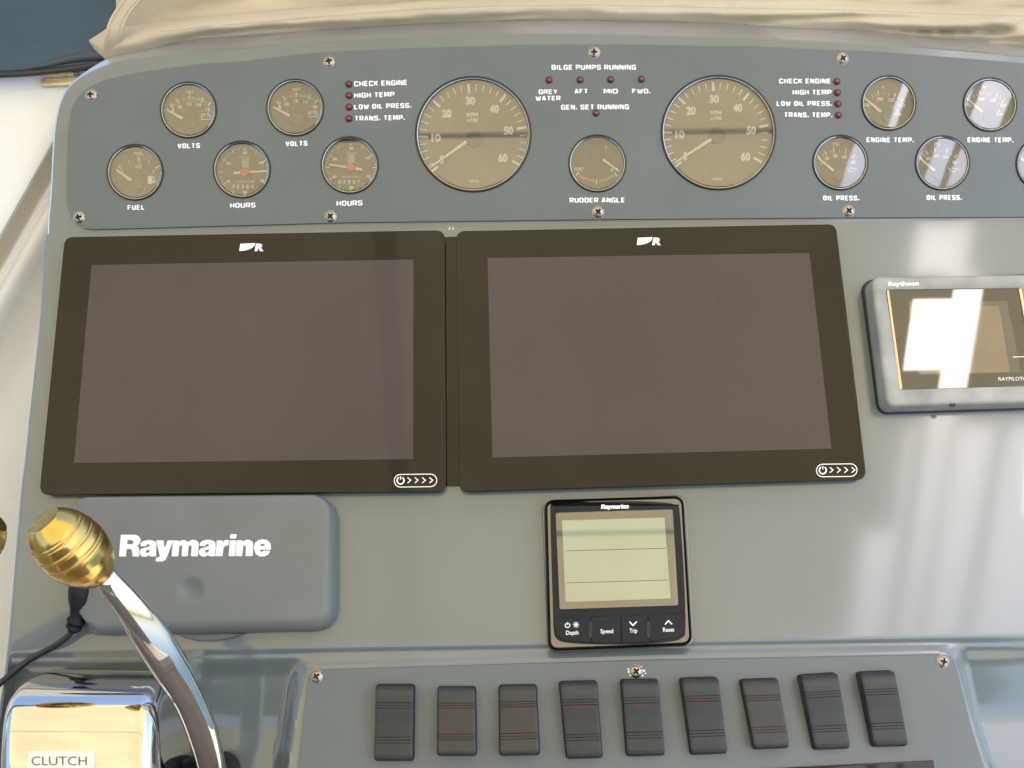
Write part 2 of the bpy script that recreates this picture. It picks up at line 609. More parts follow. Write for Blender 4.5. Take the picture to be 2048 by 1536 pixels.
_O = [(.22, 0), (.78, 0), (1, .2), (1, .8), (.78, 1), (.22, 1), (0, .8), (0, .2), (.22, 0)]
GLY = {
    'A': (1, [[(0, 0), (.38, 1), (.62, 1), (1, 0)], [(.2, .3), (.8, .3)]]),
    'B': (1, [[(0, 0), (0, 1), (.8, 1), (.94, .85), (.94, .65), (.8, .52), (0, .52)], [(.8, .52), (1, .4), (1, .13), (.85, 0), (0, 0)]]),
    'C': (1, [[(1, .75), (1, .88), (.85, 1), (.15, 1), (0, .85), (0, .15), (.15, 0), (.85, 0), (1, .12), (1, .25)]]),
    'D': (1, [[(0, 0), (0, 1), (.8, 1), (1, .82), (1, .18), (.8, 0), (0, 0)]]),
    'E': (.9, [[(1, 1), (0, 1), (0, 0), (1, 0)], [(0, .5), (.92, .5)]]),
    'F': (.9, [[(1, 1), (0, 1), (0, 0)], [(0, .5), (.92, .5)]]),
    'G': (1, [[(1, .8), (1, .9), (.85, 1), (.15, 1), (0, .85), (0, .15), (.15, 0), (1, 0), (1, .5), (.55, .5)]]),
    'H': (1, [[(0, 0), (0, 1)], [(1, 0), (1, 1)], [(0, .5), (1, .5)]]),
    'I': (.05, [[(.5, 0), (.5, 1)]]),
    'K': (1, [[(0, 0), (0, 1)], [(.95, 1), (.3, .5), (1, 0)], [(0, .5), (.35, .5)]]),
    'L': (.9, [[(0, 1), (0, 0), (1, 0)]]),
    'M': (1.25, [[(0, 0), (0, 1), (.2, 1), (.5, .15), (.8, 1), (1, 1), (1, 0)]]),
    'N': (1, [[(0, 0), (0, 1), (.15, 1), (.85, 0), (1, 0), (1, 1)]]),
    'O': (1, [_O]),
    'P': (1, [[(0, 0), (0, 1), (.85, 1), (1, .86), (1, .54), (.85, .4), (0, .4)]]),
    'R': (1, [[(0, 0), (0, 1), (.85, 1), (1, .86), (1, .56), (.85, .42), (0, .42)], [(.6, .42), (1, 0)]]),
    'S': (1, [[(.95, .78), (.95, .9), (.82, 1), (.15, 1), (0, .88), (0, .62), (.15, .52), (.85, .48), (1, .38), (1, .12), (.85, 0), (.15, 0), (.02, .1), (.02, .22)]]),
    'T': (1, [[(0, 1), (1, 1)], [(.5, 1), (.5, 0)]]),
    'U': (1, [[(0, 1), (0, .15), (.15, 0), (.85, 0), (1, .15), (1, 1)]]),
    'V': (1, [[(0, 1), (.42, 0), (.58, 0), (1, 1)]]),
    'W': (1.5, [[(0, 1), (.22, 0), (.32, 0), (.5, .85), (.68, 0), (.78, 0), (1, 1)]]),
    'Y': (1, [[(0, 1), (.5, .45), (1, 1)], [(.5, .45), (.5, 0)]]),
    '.': (.05, [[(.5, -.05), (.5, .22)]]),
    ' ': (.12, []),
}


def wide_text(s, x0, x1, yb0, yb1, cap, fr, h, w=2.7):
    """wide engraved capitals fitted between x0 and x1 on a baseline from yb0 to yb1 (pixels)"""
    gap = .44
    tot = sum(GLY[c][0] for c in s) + gap * (len(s) - 1)
    gp_ = w + 1.25
    tot = sum(GLY[c][0] for c in s)
    k = (x1 - x0 - w - gp_ * (len(s) - 1)) / tot
    gap = gp_ / k
    cx = 0
    out = []
    q = 0
    for c in s:
        gw, lines = GLY[c]
        for ln in lines:
            pts = []
            for u, v in ln:
                X = x0 + w / 2 + (cx + u * gw) * k
                yb = yb0 + (yb1 - yb0) * (X - x0) / (x1 - x0)
                pts.append((X, yb - w * .33 - v * (cap - w * .66)))
            ext = strip(pts, w, wh=w * .66)
            out.append(flat_const(ext, fr, h + .02 * (q % 4)))
            q += 1
        cx += gw + gap
    return join(*out)


_CAP = {}


def font_text(s, x0, x1, yb0, yb1, cap, fr, h, bold=0.0, shear=0., thick=0.0):
    cu = bpy.data.curves.new('tmp', 'FONT')
    cu.body = s
    cu.size = 1
    cu.offset = bold
    cu.shear = shear
    cu.resolution_u = 4
    if thick: cu.space_character = 1.0
    o = bpy.data.objects.new('tmp', cu)
    COL.objects.link(o)
    dg = bpy.context.evaluated_depsgraph_get()
    me = bpy.data.meshes.new_from_object(o.evaluated_get(dg))
    vs_ = [(v.co.x, v.co.y) for v in me.vertices]
    Fc = [tuple(p.vertices) for p in me.polygons]
    bpy.data.objects.remove(o)
    bpy.data.meshes.remove(me)
    xs = [v[0] for v in vs_]
    a, b = min(xs), max(xs)
    capH = .729 + bold
    V = []
    for x, y in vs_:
        X = x0 + (x - a) / (b - a) * (x1 - x0)
        V.append(fr.at(X, yb0 + (yb1 - yb0) * (x - a) / (b - a) - (y) / capH * cap, h))
    return V, Fc


_a = [(322, 238), (328, 200), (355, 172), (410, 158), (470, 160), (515, 178), (530, 210), (524, 330), (528, 370), (445, 372), (437, 352), (395, 376), (345, 370), (315, 340), (314, 300), (335, 272), (380, 258), (445, 238), (442, 218), (420, 210), (402, 222), (398, 238)]
_ah = [(445, 280), (400, 292), (390, 310), (402, 325), (430, 318), (442, 300)]
HEAVY = [
    ([(72, 88), (250, 88), (300, 105), (328, 150), (322, 195), (285, 232), (308, 260), (306, 330), (310, 370), (225, 370), (215, 290), (195, 272), (148, 272), (138, 370), (50, 370)], [(160, 158), (215, 158), (236, 175), (230, 203), (212, 210), (156, 210)]),
    (_a, _ah),
    ([(524, 162), (620, 162), (634, 272), (672, 162), (745, 162), (668, 370), (640, 420), (600, 436), (515, 436), (528, 385), (565, 380), (572, 362)], None),
    ([(742, 165), (818, 165), (812, 185), (850, 160), (900, 160), (930, 185), (975, 158), (1030, 160), (1068, 190), (1070, 230), (1060, 370), (970, 370), (980, 245), (965, 225), (940, 240), (930, 370), (850, 370), (858, 245), (845, 222), (822, 240), (808, 370), (722, 370)], None),
    ([(x + 758, y) for x, y in _a], [(x + 758, y) for x, y in _ah]),
    ([(1300, 165), (1375, 165), (1375, 190), (1405, 162), (1458, 158), (1450, 232), (1410, 235), (1388, 262), (1375, 370), (1288, 370)], None),
    ([(1467, 165), (1546, 165), (1538, 370), (1454, 370)], None), ([(1475, 85), (1556, 85), (1550, 142), (1468, 142)], None),
    ([(1553, 165), (1632, 165), (1630, 188), (1668, 160), (1720, 158), (1762, 188), (1768, 225), (1760, 370), (1668, 370), (1675, 250), (1660, 225), (1640, 240), (1625, 370), (1545, 370)], None),
    ([(1775, 268), (1790, 200), (1830, 165), (1890, 152), (1950, 165), (1990, 210), (1995, 288), (1850, 288), (1856, 305), (1882, 318), (1905, 300), (1988, 302), (1960, 350), (1905, 376), (1850, 374), (1800, 345)], [(1850, 240), (1868, 215), (1895, 210), (1912, 222), (1916, 240)])]


def heavy_name(x0, x1, yb0, yb1, cap, fr, h):
    out = []
    for k, (o_, h_) in enumerate(HEAVY):
        loops = [[(x / 100, -y / 100) for x, y in rpoly(o_, 9, 3)]]
        if h_: loops.append([(x / 100, -y / 100) for x, y in rpoly(h_, 6, 2)])
        v, f = curve_fill(loops, 0, 0)
        V = []
        for x, y, _ in v:
            q = (x * 100 - 50) / 1945
            V.append(fr.at(x0 + q * (x1 - x0), yb0 + (yb1 - yb0) * q - (y * 100 + 370) / 282 * cap, h + .02 * (k % 2)))
        out.append((V, f))
    return join(*out)


def ctext(s, cx, cy, w, cap, fr, h, bold=.02):
    return font_text(s, cx - w / 2, cx + w / 2, cy + cap / 2, cy + cap / 2, cap, fr, h, bold)


# ------------------------------------------------------------------ screw: pan head with a cross recess
def screw_mesh():
    n = 22
    R = 4.6
    V, Fc, idx = [], [], {}
    for i in range(n + 1):
        for j in range(n + 1):
            u, v = (i / n * 2 - 1), (j / n * 2 - 1)
            x, y = u * math.sqrt(1 - v * v / 2) * R, v * math.sqrt(1 - u * u / 2) * R
            r = math.hypot(x, y)
            z = 2.1 * math.sqrt(max(0, 1 - (r / R) ** 2 * .93)) + .1
            a, b = min(abs(x), abs(y)), max(abs(x), abs(y))
            if b < 2.7 and a < .62: z -= 1.3 * min(1, (2.9 - b)) * (1 if a < .3 else .75)
            idx[i, j] = len(V)
            V.append((x, y, z))
    for i in range(n):
        for j in range(n): Fc.append((idx[i, j], idx[i + 1, j], idx[i + 1, j + 1], idx[i, j + 1]))
    sk_ = lathe((0, 0, 0), [(R + .5, 0.0), (R + .5, .25), (R - .1, .45)], 24)
    return join((V, Fc), (sk_[0], sk_[1][:-1]))


_sm = bpy.data.meshes.new('screw')
_v, _f = screw_mesh()
_sm.from_pydata([(x / 1000, y / 1000, z / 1000) for x, y, z in _v], [], _f)
_sm.shade_smooth()
_sm.set_sharp_from_angle(angle=rad(40))
_sm.materials.append(MT['steel'])
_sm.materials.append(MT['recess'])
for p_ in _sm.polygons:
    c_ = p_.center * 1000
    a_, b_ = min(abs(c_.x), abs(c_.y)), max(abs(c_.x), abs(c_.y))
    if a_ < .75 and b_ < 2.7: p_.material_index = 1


def screw(t, px, py, h, s=1.0):
    o = bpy.data.objects.new('screw', _sm)
    COL.objects.link(o)
    o.parent = t.o
    p = (np.array(t.fr.at(px, py, h)) - t.org) / 1000
    o.matrix_local = Matrix.Translation(Vector(p)) @ Matrix.Rotation(random.uniform(0, 1.5), 4, 'Z') @ Matrix.Rotation(random.uniform(-.06, .06), 4, 'X') @ Matrix.Scale(s, 4)
    return o


# ================================================================== the dashboard moulding
dash = Thing('dashboard', 'glossy grey moulded boat dashboard with rounded hood, everything else is mounted on it', 'dashboard', F0)


def sstep(a, b, x):
    t = max(0., min(1., (x - a) / (b - a)))
    return t * t * (3 - 2 * t)


POD = [(602, 1331), (1300, 1308), (1902, 1298), (1986, 1560), (2010, 1800), (560, 1800), (572, 1533)]
_pod = rpoly(POD, [40, 0, 42, 0, 0, 0, 0], 6)


def sd_poly(x, y, P):
    d = 1e9
    ins = False
    n = len(P)
    for i in range(n):
        ax, ay = P[i]
        bx, by = P[(i + 1) % n]
        ex, ey = bx - ax, by - ay
        t = max(0, min(1, ((x - ax) * ex + (y - ay) * ey) / (ex * ex + ey * ey + 1e-9)))
        d = min(d, math.hypot(x - ax - t * ex, y - ay - t * ey))
        if (ay > y) != (by > y) and x < (bx - ax) * (y - ay) / (by - ay) + ax: ins = not ins
    return d if ins else -d


def dash_h(x, y):
    y = y + (x - 1000) * .016
    if y < 1270: return 0.
    s = sd_poly(x, y - (x - 1000) * .016, _pod)
    groove = sstep(1292, 1350, y)
    deep = sstep(1292, 1470, y)
    out = 1 - sstep(-34, 6, s)
    rim = math.exp(-((s - 6) / 9) ** 2) * 1.2
    return -(9 * groove + 13 * deep) * out + rim * sstep(1290, 1320, y) - 1.5 * math.exp(-((y - 1300) / 7) ** 2)


LEFT = [(455, 97), (500, 93), (560, 90), (640, 84), (720, 75), (800, 66), (900, 56), (960, 48), (1080, 38), (1250, 24), (1350, 12), (1450, -4), (1800, -60)]


def left_x(y):
    for (a, xa), (b, xb) in zip(LEFT, LEFT[1:]):
        if y <= b: return xa + (xb - xa) * max(0, (y - a)) / (b - a)
    return LEFT[-1][1]


rows = []
ys = [455 + i * 22 for i in range(36)] + [1247 + i * 4 for i in range(75)] + [1550, 1600, 1700, 1800]
for yi, y in enumerate(ys):
    row = []
    hinge = yi == 0
    lx = left_x(y)
    base = F0.at(lx, y - (lx - 1000) * .016)
    for k in range(9):        # rolled left edge
        a = (1 - k / 8) * rad(95)
        r = 4.5
        row.append((base[0] - r * math.sin(a) * .8, base[1], -r * (1 - math.cos(a)) - (30 if k == 0 else 0)))
    xs = [lx + 3 + (600 - lx - 3) * i / 60 for i in range(61)] + [600 + i * 20 for i in range(1, 63)] + [1840 + i * 6 for i in range(1, 36)] + [2100, 2200, 2350]
    for x in xs:
        yy = y - (x - 1000) * .016
        q = F0.at(x, yy, 0)
        row.append((q[0], V0 if hinge else q[1], dash_h(x, yy)))
    rows.append(row)
dash.part('face', loft(rows, cap1=False, closed=False), 'gelcoat', smooth=True, ang=60)

# hood round the gauge panel
HOOD = [(98, 448, 3), (104, 380, 3), (108, 300, 3), (112, 255, 3), (122, 208, 3), (142, 172, 3.5), (181, 145, 5), (230, 126, 7), (293, 116, 8), (433, 103, 10),
        (600, 90, 12), (800, 78, 13), (1000, 71, 13), (1200, 71, 13), (1400, 76, 13), (1600, 83, 13), (1800, 95, 13), (1950, 106, 13), (2048, 116, 13), (2300, 150, 13)]
hs = spline(HOOD, 6)
hpts = [F1.at(x, y, 0) for x, y, r in hs]
hr = [r for x, y, r in hs]
x0h = F1.at(98, 448)[0]
hpts[0] = (x0h, 0.0, 0.0)
PLATE = [(2200, 444), (1600, 437), (1200, 440), (700, 446), (190, 460), (170, 458), (154, 447), (142, 428), (136, 400), (136, 340), (140, 260), (145, 220), (157, 197), (177, 178), (210, 162),
         (260, 150), (330, 139), (400, 130), (488, 124), (634, 107), (800, 99), (1060, 91), (1250, 91), (1510, 95), (1750, 105), (1819, 110), (2034, 127), (2200, 146)]
pl1 = [F1.at(x, y, 0)[:2] for x, y in PLATE]
pl1 = [(x, max(y, 1.0)) for x, y in pl1]
rim_in = inset(pl1, 3.0)
outer = [(p[0], p[1]) for p in hpts] + [(hpts[-1][0], 0.0)]
fv, ff = curve_fill([outer, rim_in], 0, 0)
# a shallow step: the flat of the hood round the plate
rrows = []
n_h = len(hpts)
HP = [(0, 0), (.8, -.1), (1.5, -.45), (2.1, -.85), (2.8, -1.35), (6.6, -4.1), (7.4, -4.6), (9.0, -5.4), (13.0, -7.2), (18, -9.6), (22, -12), (25, -16)]
for du, dv in HP:
    row = []
    for i, p in enumerate(hpts):
        q0, q1 = hpts[max(0, i - 1)], hpts[min(n_h - 1, i + 1)]
        tx, ty = q1[0] - q0[0], q1[1] - q0[1]
        l = math.hypot(tx, ty)
        nx, ny = -ty / l, tx / l
        k_ = min(1.0, (hr[i] / 12) ** 2)
        row.append((p[0] + nx * du * k_, p[1] + ny * du * k_, dv * k_))
    rrows.append(row)
last = []
for i, p in enumerate(rrows[-1]):
    q0, q1 = hpts[max(0, i - 1)], hpts[min(n_h - 1, i + 1)]
    last.append((p[0], p[1] - 8, p[2] - 90))
rrows.append(last)
wall = loft([[(x, y, 0) for x, y in rim_in], [(x, y, -12) for x, y in rim_in]], cap1=False)


def to0(vf, fr=F1):
    """frame coordinates -> dashboard coordinates"""
    return [tuple(fr.O + fr.A @ np.array(p, float)) for p in vf[0]], vf[1]


dash.part('hood', to0(join((fv, ff), loft(rrows[:3], cap1=False, closed=False), wall)), 'gelcoat', smooth=True, ang=50)
dash.part('edge_trim', to0(loft(rrows[2:], cap1=False, closed=False)), 'trim', smooth=True, ang=50, up=1000)
# strip filling the slot between the two displays
q = pxpoly(F0, [(886, 474), (918, 473), (922, 971), (890, 972)], 2.2)
dash.part('filler_strip', plate(q, 0.02, 2.2, .3), 'black_glass', smooth=True)

sm_ = []
for i in range(7):
    a = random.uniform(0, 6.3)
    x_, y_ = 903 + random.uniform(-5, 5), 454 + random.uniform(-4, 4)
    sm_.append([(x_ + random.uniform(1, 2.6) * math.cos(b), y_ + random.uniform(.8, 2.2) * math.sin(b)) for b in [k * 1.05 for k in range(6)]])
dash.part('sealant_smear', flat(sm_, F0, .35), 'scuff')
# ================================================================== gauge panel
GH = 2.6       # face of the gauge panel above the hood flat
panel = Thing('gauge_panel', 'long matt grey gauge panel along the top of the dashboard, curved upper edge, screwed on', 'panel', F1, F1.at(1000, 270, 0))
TUBES = []     # gauge openings: px, py, radius px


def gauge_list():
    return [(270.6, 344.6, 57), (377.2, 220.2, 57), (484, 339, 58), (590.6, 215.4, 58), (699.5, 330.3, 58), (946.6, 268.5, 116.5), (1194.8, 326.9, 58),
            (1437, 265.4, 115.5), (1680.6, 325.3, 56), (1777.5, 206.3, 55.5), (1884.7, 326, 55.4), (1979.7, 209.4, 54.5), (2086, 328, 55)]


holes = []
for gx, gy, gr in gauge_list():
    c = F1.at(gx, gy, GH)
    r = abs(F1.at(gx + gr, gy, GH)[0] - c[0]) - 1.2
    holes.append([(c[0] + r * math.cos(2 * math.pi * i / 48), c[1] + r * math.sin(2 * math.pi * i / 48)) for i in range(48)])
panel.part('plate', curve_fill([pl1] + holes, .05, GH, .35), 'panel', smooth=True, ang=30)
for sx, sy in ((182, 190), (158, 435), (658, 123), (661, 433), (1188, 105), (1196, 424), (1685, 117), (1697, 422)):
    screw(panel, sx, sy, GH)

LET = [('VOLTS', 355, 400, 297, 296, 10), ('VOLTS', 571, 615, 292.5, 291.5, 10), ('FUEL', 255, 289.5, 420, 419.5, 10), ('HOURS', 460, 511, 416, 415, 10), ('HOURS', 673, 725, 412, 411, 10.5),
       ('CHECK ENGINE', 708, 815, 173, 170, 10.5), ('HIGH TEMP', 708, 789, 196, 193.5, 10), ('LOW OIL PRESS.', 708, 823, 219, 215.5, 10), ('TRANS. TEMP.', 709, 810, 242, 240, 10),
       ('BILGE PUMPS RUNNING', 1103, 1272, 139.5, 139.5, 10), ('GREY', 1077, 1115, 188.5, 188, 9.5), ('WATER', 1071, 1121, 201.5, 201, 9.5), ('AFT', 1149, 1176, 187.5, 187, 9.5),
       ('MID', 1207, 1236, 187.5, 187, 9.5), ('FWD.', 1264, 1301, 187, 187, 9.5), ('GEN. SET RUNNING', 1122, 1258, 219.5, 218.5, 10), ('RUDDER ANGLE', 1139, 1250, 405.5, 405, 10),
       ('CHECK ENGINE', 1558, 1662, 167, 167, 10), ('HIGH TEMP', 1585, 1663, 189.5, 189.5, 10), ('LOW OIL PRESS.', 1553, 1664, 212, 212, 10), ('TRANS. TEMP.', 1568, 1665, 234.5, 235, 10),
       ('ENGINE TEMP.', 1733, 1828, 284.5, 285, 10), ('ENGINE TEMP.', 1935, 2027, 284.5, 285, 10), ('OIL PRESS.', 1646, 1719, 401, 401, 10), ('OIL PRESS.', 1853, 1924, 400, 400, 10)]
for s_, a, b, y0, y1, cap in LET:
    panel.part('lettering', wide_text(s_, a, b, y0, y1, cap, F1, GH + .05, 2.9), 'white_print', label='white capitals reading ' + s_)

# warning lights
LIGHTS = [(698, 168.5, 'beside CHECK ENGINE, left of the left tachometer'), (698, 191.5, 'beside HIGH TEMP, left of the left tachometer'), (698, 214.5, 'beside LOW OIL PRESS., left of the left tachometer'),
          (698, 237.5, 'beside TRANS. TEMP., left of the left tachometer'), (1098, 160.5, 'above GREY WATER'), (1160, 160, 'above AFT'), (1221, 159.5, 'above MID'), (1282.5, 159, 'above FWD.'),
          (1192, 226.5, 'right under GEN. SET RUNNING'), (1673.5, 163, 'beside CHECK ENGINE, right of the right tachometer'), (1674.5, 185.5, 'beside HIGH TEMP, right of the right tachometer'),
          (1675.5, 208, 'beside LOW OIL PRESS., right of the right tachometer'), (1676.5, 230.5, 'beside TRANS. TEMP., right of the right tachometer')]
for lx, ly, s_ in LIGHTS:
    c = F1.at(lx, ly, GH)
    t = Thing('warning_light', 'small dark red warning light ' + s_, 'warning light', F1, c, 'red warning lights on the gauge panel')
    t.part('collar', lathe(c, [(2.9, .02), (2.9, .5), (2.5, .7), (2.2, .7), (2.2, .3)], 20), 'recess', smooth=True)
    t.part('lens', lathe(c, [(2.2, .3), (2.15, 1.0), (1.8, 1.7), (1.1, 2.15), (.01, 2.3)], 20), 'lamp_red', smooth=True, ang=70)

# ================================================================== gauges
D = -7.0        # dial depth below the panel face


def gauge(name, label, cat, g, group, dialmat='dial', tilt=(0, 0), kind='small'):
    gx, gy, gr = g
    c = F1.at(gx, gy, GH)
    R = abs(F1.at(gx + gr, gy, GH)[0] - c[0])
    t = Thing(name, label, cat, F1, c, group)
    t.R = R
    t.c = c
    b = 1.35 if R < 30 else 1.7
    t.part('bezel', lathe(c, [(R, -1.0), (R, .5), (R - .25, .95), (R - b * .7, 1.25), (R - b, 1.0), (R - b - .1, -1), (R - b - .2, D - GH * 0)], 72), 'bezel', smooth=True, ang=60)
    t.part('ring', lathe(c, [(R - b + .02, .2), (R - b + .02, .75), (R - b - .55, .55), (R - b - .6, -.2)], 72), 'chrome_ring', smooth=True, ang=60)
    t.part('dial', lathe(c, [(R - b - .15, D), (.02, D)], 64), dialmat)
    g_ = t.part('glass', lathe((0, 0, 0), [(R - b - .5, -.2), (R - b - 1.6, .35), (.02, .38)], 64), 'glass', smooth=True, ang=25)
    me = g_.data
    for v in me.vertices: v.co = Vector(v.co) + Vector((t.org - t.org) / 1000) if False else v.co
    # the lathe above was made about the frame origin: move it to the gauge's own origin
    for v in me.vertices: v.co = v.co + Vector(t.org) / 1000
    m = Matrix.Rotation(rad(tilt[0]), 4, 'X') @ Matrix.Rotation(rad(tilt[1]), 4, 'Y')
    g_.matrix_local = m
    return t


DH = GH + D + .08      # print height in the frame


def lines(t, segs, w, m='dial_print', name='scale', h=None):
    out = [flat_const(strip([a, b], w), F1, (DH if h is None else h)) for a, b in segs]
    return t.part(name, join(*out), m)


def texts(t, items, m='dial_print', name='numerals', bold=.03):
    return t.part(name, join(*[ctext(s, cx, cy, w, cap, F1, DH, bold) for s, cx, cy, w, cap in items]), m)


def needle(t, a, b, w0, w1, hub=None, m='needle'):
    """a tip, b root (pixels)"""
    a, b = np.array(a, float), np.array(b, float)
    d = (b - a) / np.linalg.norm(b - a)
    n = np.array([-d[1], d[0]])
    poly = [a - n * w0 / 2, b - n * w1 / 2, b + n * w1 / 2, a + n * w0 / 2]
    q = [F1.at(x, y, DH + 2.2)[:2] for x, y in poly]
    t.part('needle', plate(q, DH + 1.5, DH + 2.3, .15, 1), m)
    if hub:
        c = F1.at(hub[0], hub[1], DH)
        R = abs(F1.at(hub[0] + hub[2], hub[1], DH)[0] - c[0])
        t.part('hub', lathe(c, [(R, .0), (R, 1.2), (R * .95, 1.4), (R * .2, 1.5), (.01, 1.5)], 28), 'dial_dark', smooth=True)


def polar(cx, cy, r, deg):
    return (cx + r * math.cos(rad(deg)), cy - r * math.sin(rad(deg)))


def mapper(ox, oy, s):
    return lambda x, y: (ox + x / s, oy + y / s)


G = gauge_list()
TG = 'small round gauges in the gauge panel'
# ---- tachometers
for g, cc, rt, rot, mp, nd, lab, tl in (
        (G[5], (945.8, 276.4), 109.4, 0, mapper(800, 80, 3.84), ((215, 990), (510, 780)), 'large round tachometer left of the bilge pump lights, needle resting on 0', (0, 0)),
        (G[7], (1432.3, 269.8), 106.5, -1.3, mapper(1250, 80, 3.84), ((370, 950), (662, 762)), 'large round tachometer right of the bilge pump lights, needle resting on 0', (0, 0))):
    t = gauge('tachometer', lab, 'gauge', g, 'large tachometers', 'tach', tl)
    A = [219, 178.5, 136.5, 94.8, 53.2, 11.8, -29.8]
    A = [a + rot for a in A]
    for a in A: t.part('tick', flat_const(strip([polar(*cc, rt, a), polar(*cc, rt * .825, a)], 5.0), F1, DH), 'dial_print')
    mn = []
    for a, b in zip(A, A[1:]):
        if a == A[0]: a = A[1] + 41.7
        for k in (1, 2, 3, 4): mn.append(a + (b - a) * k / 5)
    lines(t, [(polar(*cc, rt * .985, a), polar(*cc, rt * .86, a)) for a in mn], 2.1, name='minor_scale')
    nums = [('10', 277, 745), ('20', 358, 560), ('30', 540, 462), ('40', 723, 525), ('50', 833, 692), ('60', 790, 902), ('0', 320, 915)]
    if rot: nums = [('10', 422, 720), ('20', 507, 540), ('30', 685, 450), ('40', 865, 517), ('50', 970, 690), ('60', 926, 892), ('0', 462, 888)]
    texts(t, [(s, *mp(x, y), (8.5 if len(s) == 1 else 19), 16.5) for s, x, y in nums], bold=.055)
    rp = mp(555, 572) if not rot else mp(698, 557)
    texts(t, [('RPM', rp[0], rp[1], 22.5, 8), ('x100', rp[0], rp[1] + 10.5, 22.5, 8)], name='lettering', bold=.03)
    vd = mp(570, 1084) if not rot else mp(707, 1066)
    t.part('maker_name', font_text('VDO', vd[0] - 9.5, vd[0] + 9.5, vd[1] + 2.2, vd[1] + 2.2, 4.4, F1, DH, .03), 'dial_print')
    needle(t, mp(*nd[0]), mp(*nd[1]), 3.0, 6.6, (cc[0] + 2, cc[1] + 2, 17))


def small_needle_gauge(g, mp, sp, name, lab, tilt=(0, 0)):
    t = gauge(name, lab, 'gauge', g, TG, 'dial', tilt)
    k = 1 / sp.get('s', 3.84)
    if sp.get('ticks'): lines(t, [(mp(*a), mp(*b)) for a, b in sp['ticks']], 2.3)
    if sp.get('minor'): lines(t, [(mp(*a), mp(*b)) for a, b in sp['minor']], 1.3, 'dial_dim', 'minor_scale')
    texts(t, [(s, *mp(x, y), w * k, c * k) for s, x, y, w, c in sp['nums']])
    for s, x, y, w, c in sp.get('lett', []):
        t.part('lettering', ctext(s, *mp(x, y), w * k, c * k, F1, DH, .02), 'dial_dim')
    for nm, polys, m in sp.get('polys', []):
        t.part(nm, flat_const([[mp(*q) for q in p] for p in polys], F1, DH), m)
    for nm, ls, w, m in sp.get('icon', []):
        t.part(nm, strip_mesh([[mp(*q) for q in l] for l in ls], w, F1, DH + .02), m)
    needle(t, mp(*sp['needle'][0]), mp(*sp['needle'][1]), 2.6, 5.6, (*mp(*sp['hub'][:2]), sp['hub'][2]))
    return t


# volts
VOLT = dict(s=3.84, ticks=[((590, 470), (612, 498)), ((637, 432), (657, 462)), ((740, 403), (740, 440)), ((845, 420), (830, 455)), ((905, 455), (880, 485))],
            minor=[((612, 470), (622, 486)), ((690, 425), (695, 440)), ((795, 425), (792, 440)), ((875, 450), (866, 462))],
            nums=[('8', 612, 515, 16, 26), ('10', 667, 490, 32, 27), ('12', 738, 467, 33, 27), ('14', 812, 475, 33, 27), ('16', 883, 510, 32, 27)], lett=[('VOLT', 740, 378, 62, 24)],
            polys=[('red_band', [[(696, 422), (730, 416), (730, 440), (700, 444)]], 'dial_red'),
                   ('green_band', [[(754, 412), (783, 416), (781, 439), (754, 437)], [(800, 417), (828, 424), (822, 444), (800, 440)], [(842, 438), (862, 446), (858, 458), (840, 452)]], 'dial_green')],
            icon=[('battery_symbol', [[(832, 552), (900, 552), (900, 588), (832, 588), (832, 552)], [(842, 545), (856, 545)], [(876, 545), (890, 545)], [(842, 565), (854, 565)], [(876, 565), (890, 565)]], 1.3, 'dial_print')],
            needle=((558, 510), (688, 582)), hub=(745, 605, 14))
small_needle_gauge(G[3], mapper(400, 80, 3.84), VOLT, 'voltmeter', 'small round voltmeter between the other voltmeter and the CHECK ENGINE lettering')
small_needle_gauge(G[1], lambda x, y: (400 + x / 3.84 - 213.6, 80 + y / 3.84 + 5.5), VOLT, 'voltmeter', 'small round voltmeter up and right of the fuel gauge')
# fuel
FUEL = dict(s=3.07, ticks=[((725, 1012), (745, 1038)), ((852, 960), (852, 993)), ((980, 1015), (955, 1035))], minor=[((788, 985), (797, 1005)), ((918, 982), (908, 1000))],
            nums=[('1/2', 852, 1020, 36, 24), ('F', 945, 1055, 13, 24), ('E', 752, 1055, 11, 18)], lett=[('FUEL', 852, 940, 52, 19)],
            polys=[('pump_symbol', [[(907, 1080), (936, 1080), (936, 1130), (907, 1130)]], 'dial_print'), ('pump_window', [], 'dial_dark')],
            icon=[('hose_symbol', [[(938, 1084), (948, 1092), (952, 1118), (944, 1122), (940, 1108)]], 1.3, 'dial_print')],
            needle=((710, 1038), (805, 1108)), hub=(850, 1125, 12))
FUEL['polys'] = FUEL['polys'][:1]
small_needle_gauge(G[0], mapper(0, 0, 3.07), FUEL, 'fuel_gauge', 'small round fuel gauge above the FUEL lettering, lowest at far left')
# rudder
RUD = dict(s=3.84, ticks=[((1350, 1042), (1374, 1016)), ((1508, 1068), (1508, 1110)), ((1667, 1047), (1646, 1020))], minor=[((1424, 1075), (1432, 1055)), ((1578, 1060), (1586, 1080)), ((1578, 830), (1584, 812))],
           nums=[('PORT', 1375, 990, 68, 24), ('STB.', 1650, 995, 66, 24)],
           polys=[('red_band', [[(1378, 1028), (1424, 1055), (1416, 1078), (1368, 1048)], [(1440, 1062), (1492, 1070), (1490, 1096), (1436, 1084)]], 'dial_red'),
                  ('green_band', [[(1524, 1070), (1572, 1062), (1576, 1084), (1524, 1096)], [(1592, 1055), (1636, 1030), (1646, 1048), (1600, 1074)]], 'dial_green')],
           needle=((1680, 1005), (1555, 915)), hub=(1510, 878, 14))
small_needle_gauge(G[6], mapper(800, 80, 3.84), RUD, 'rudder_gauge', 'small round rudder angle gauge between the two tachometers', (0.75, 0))
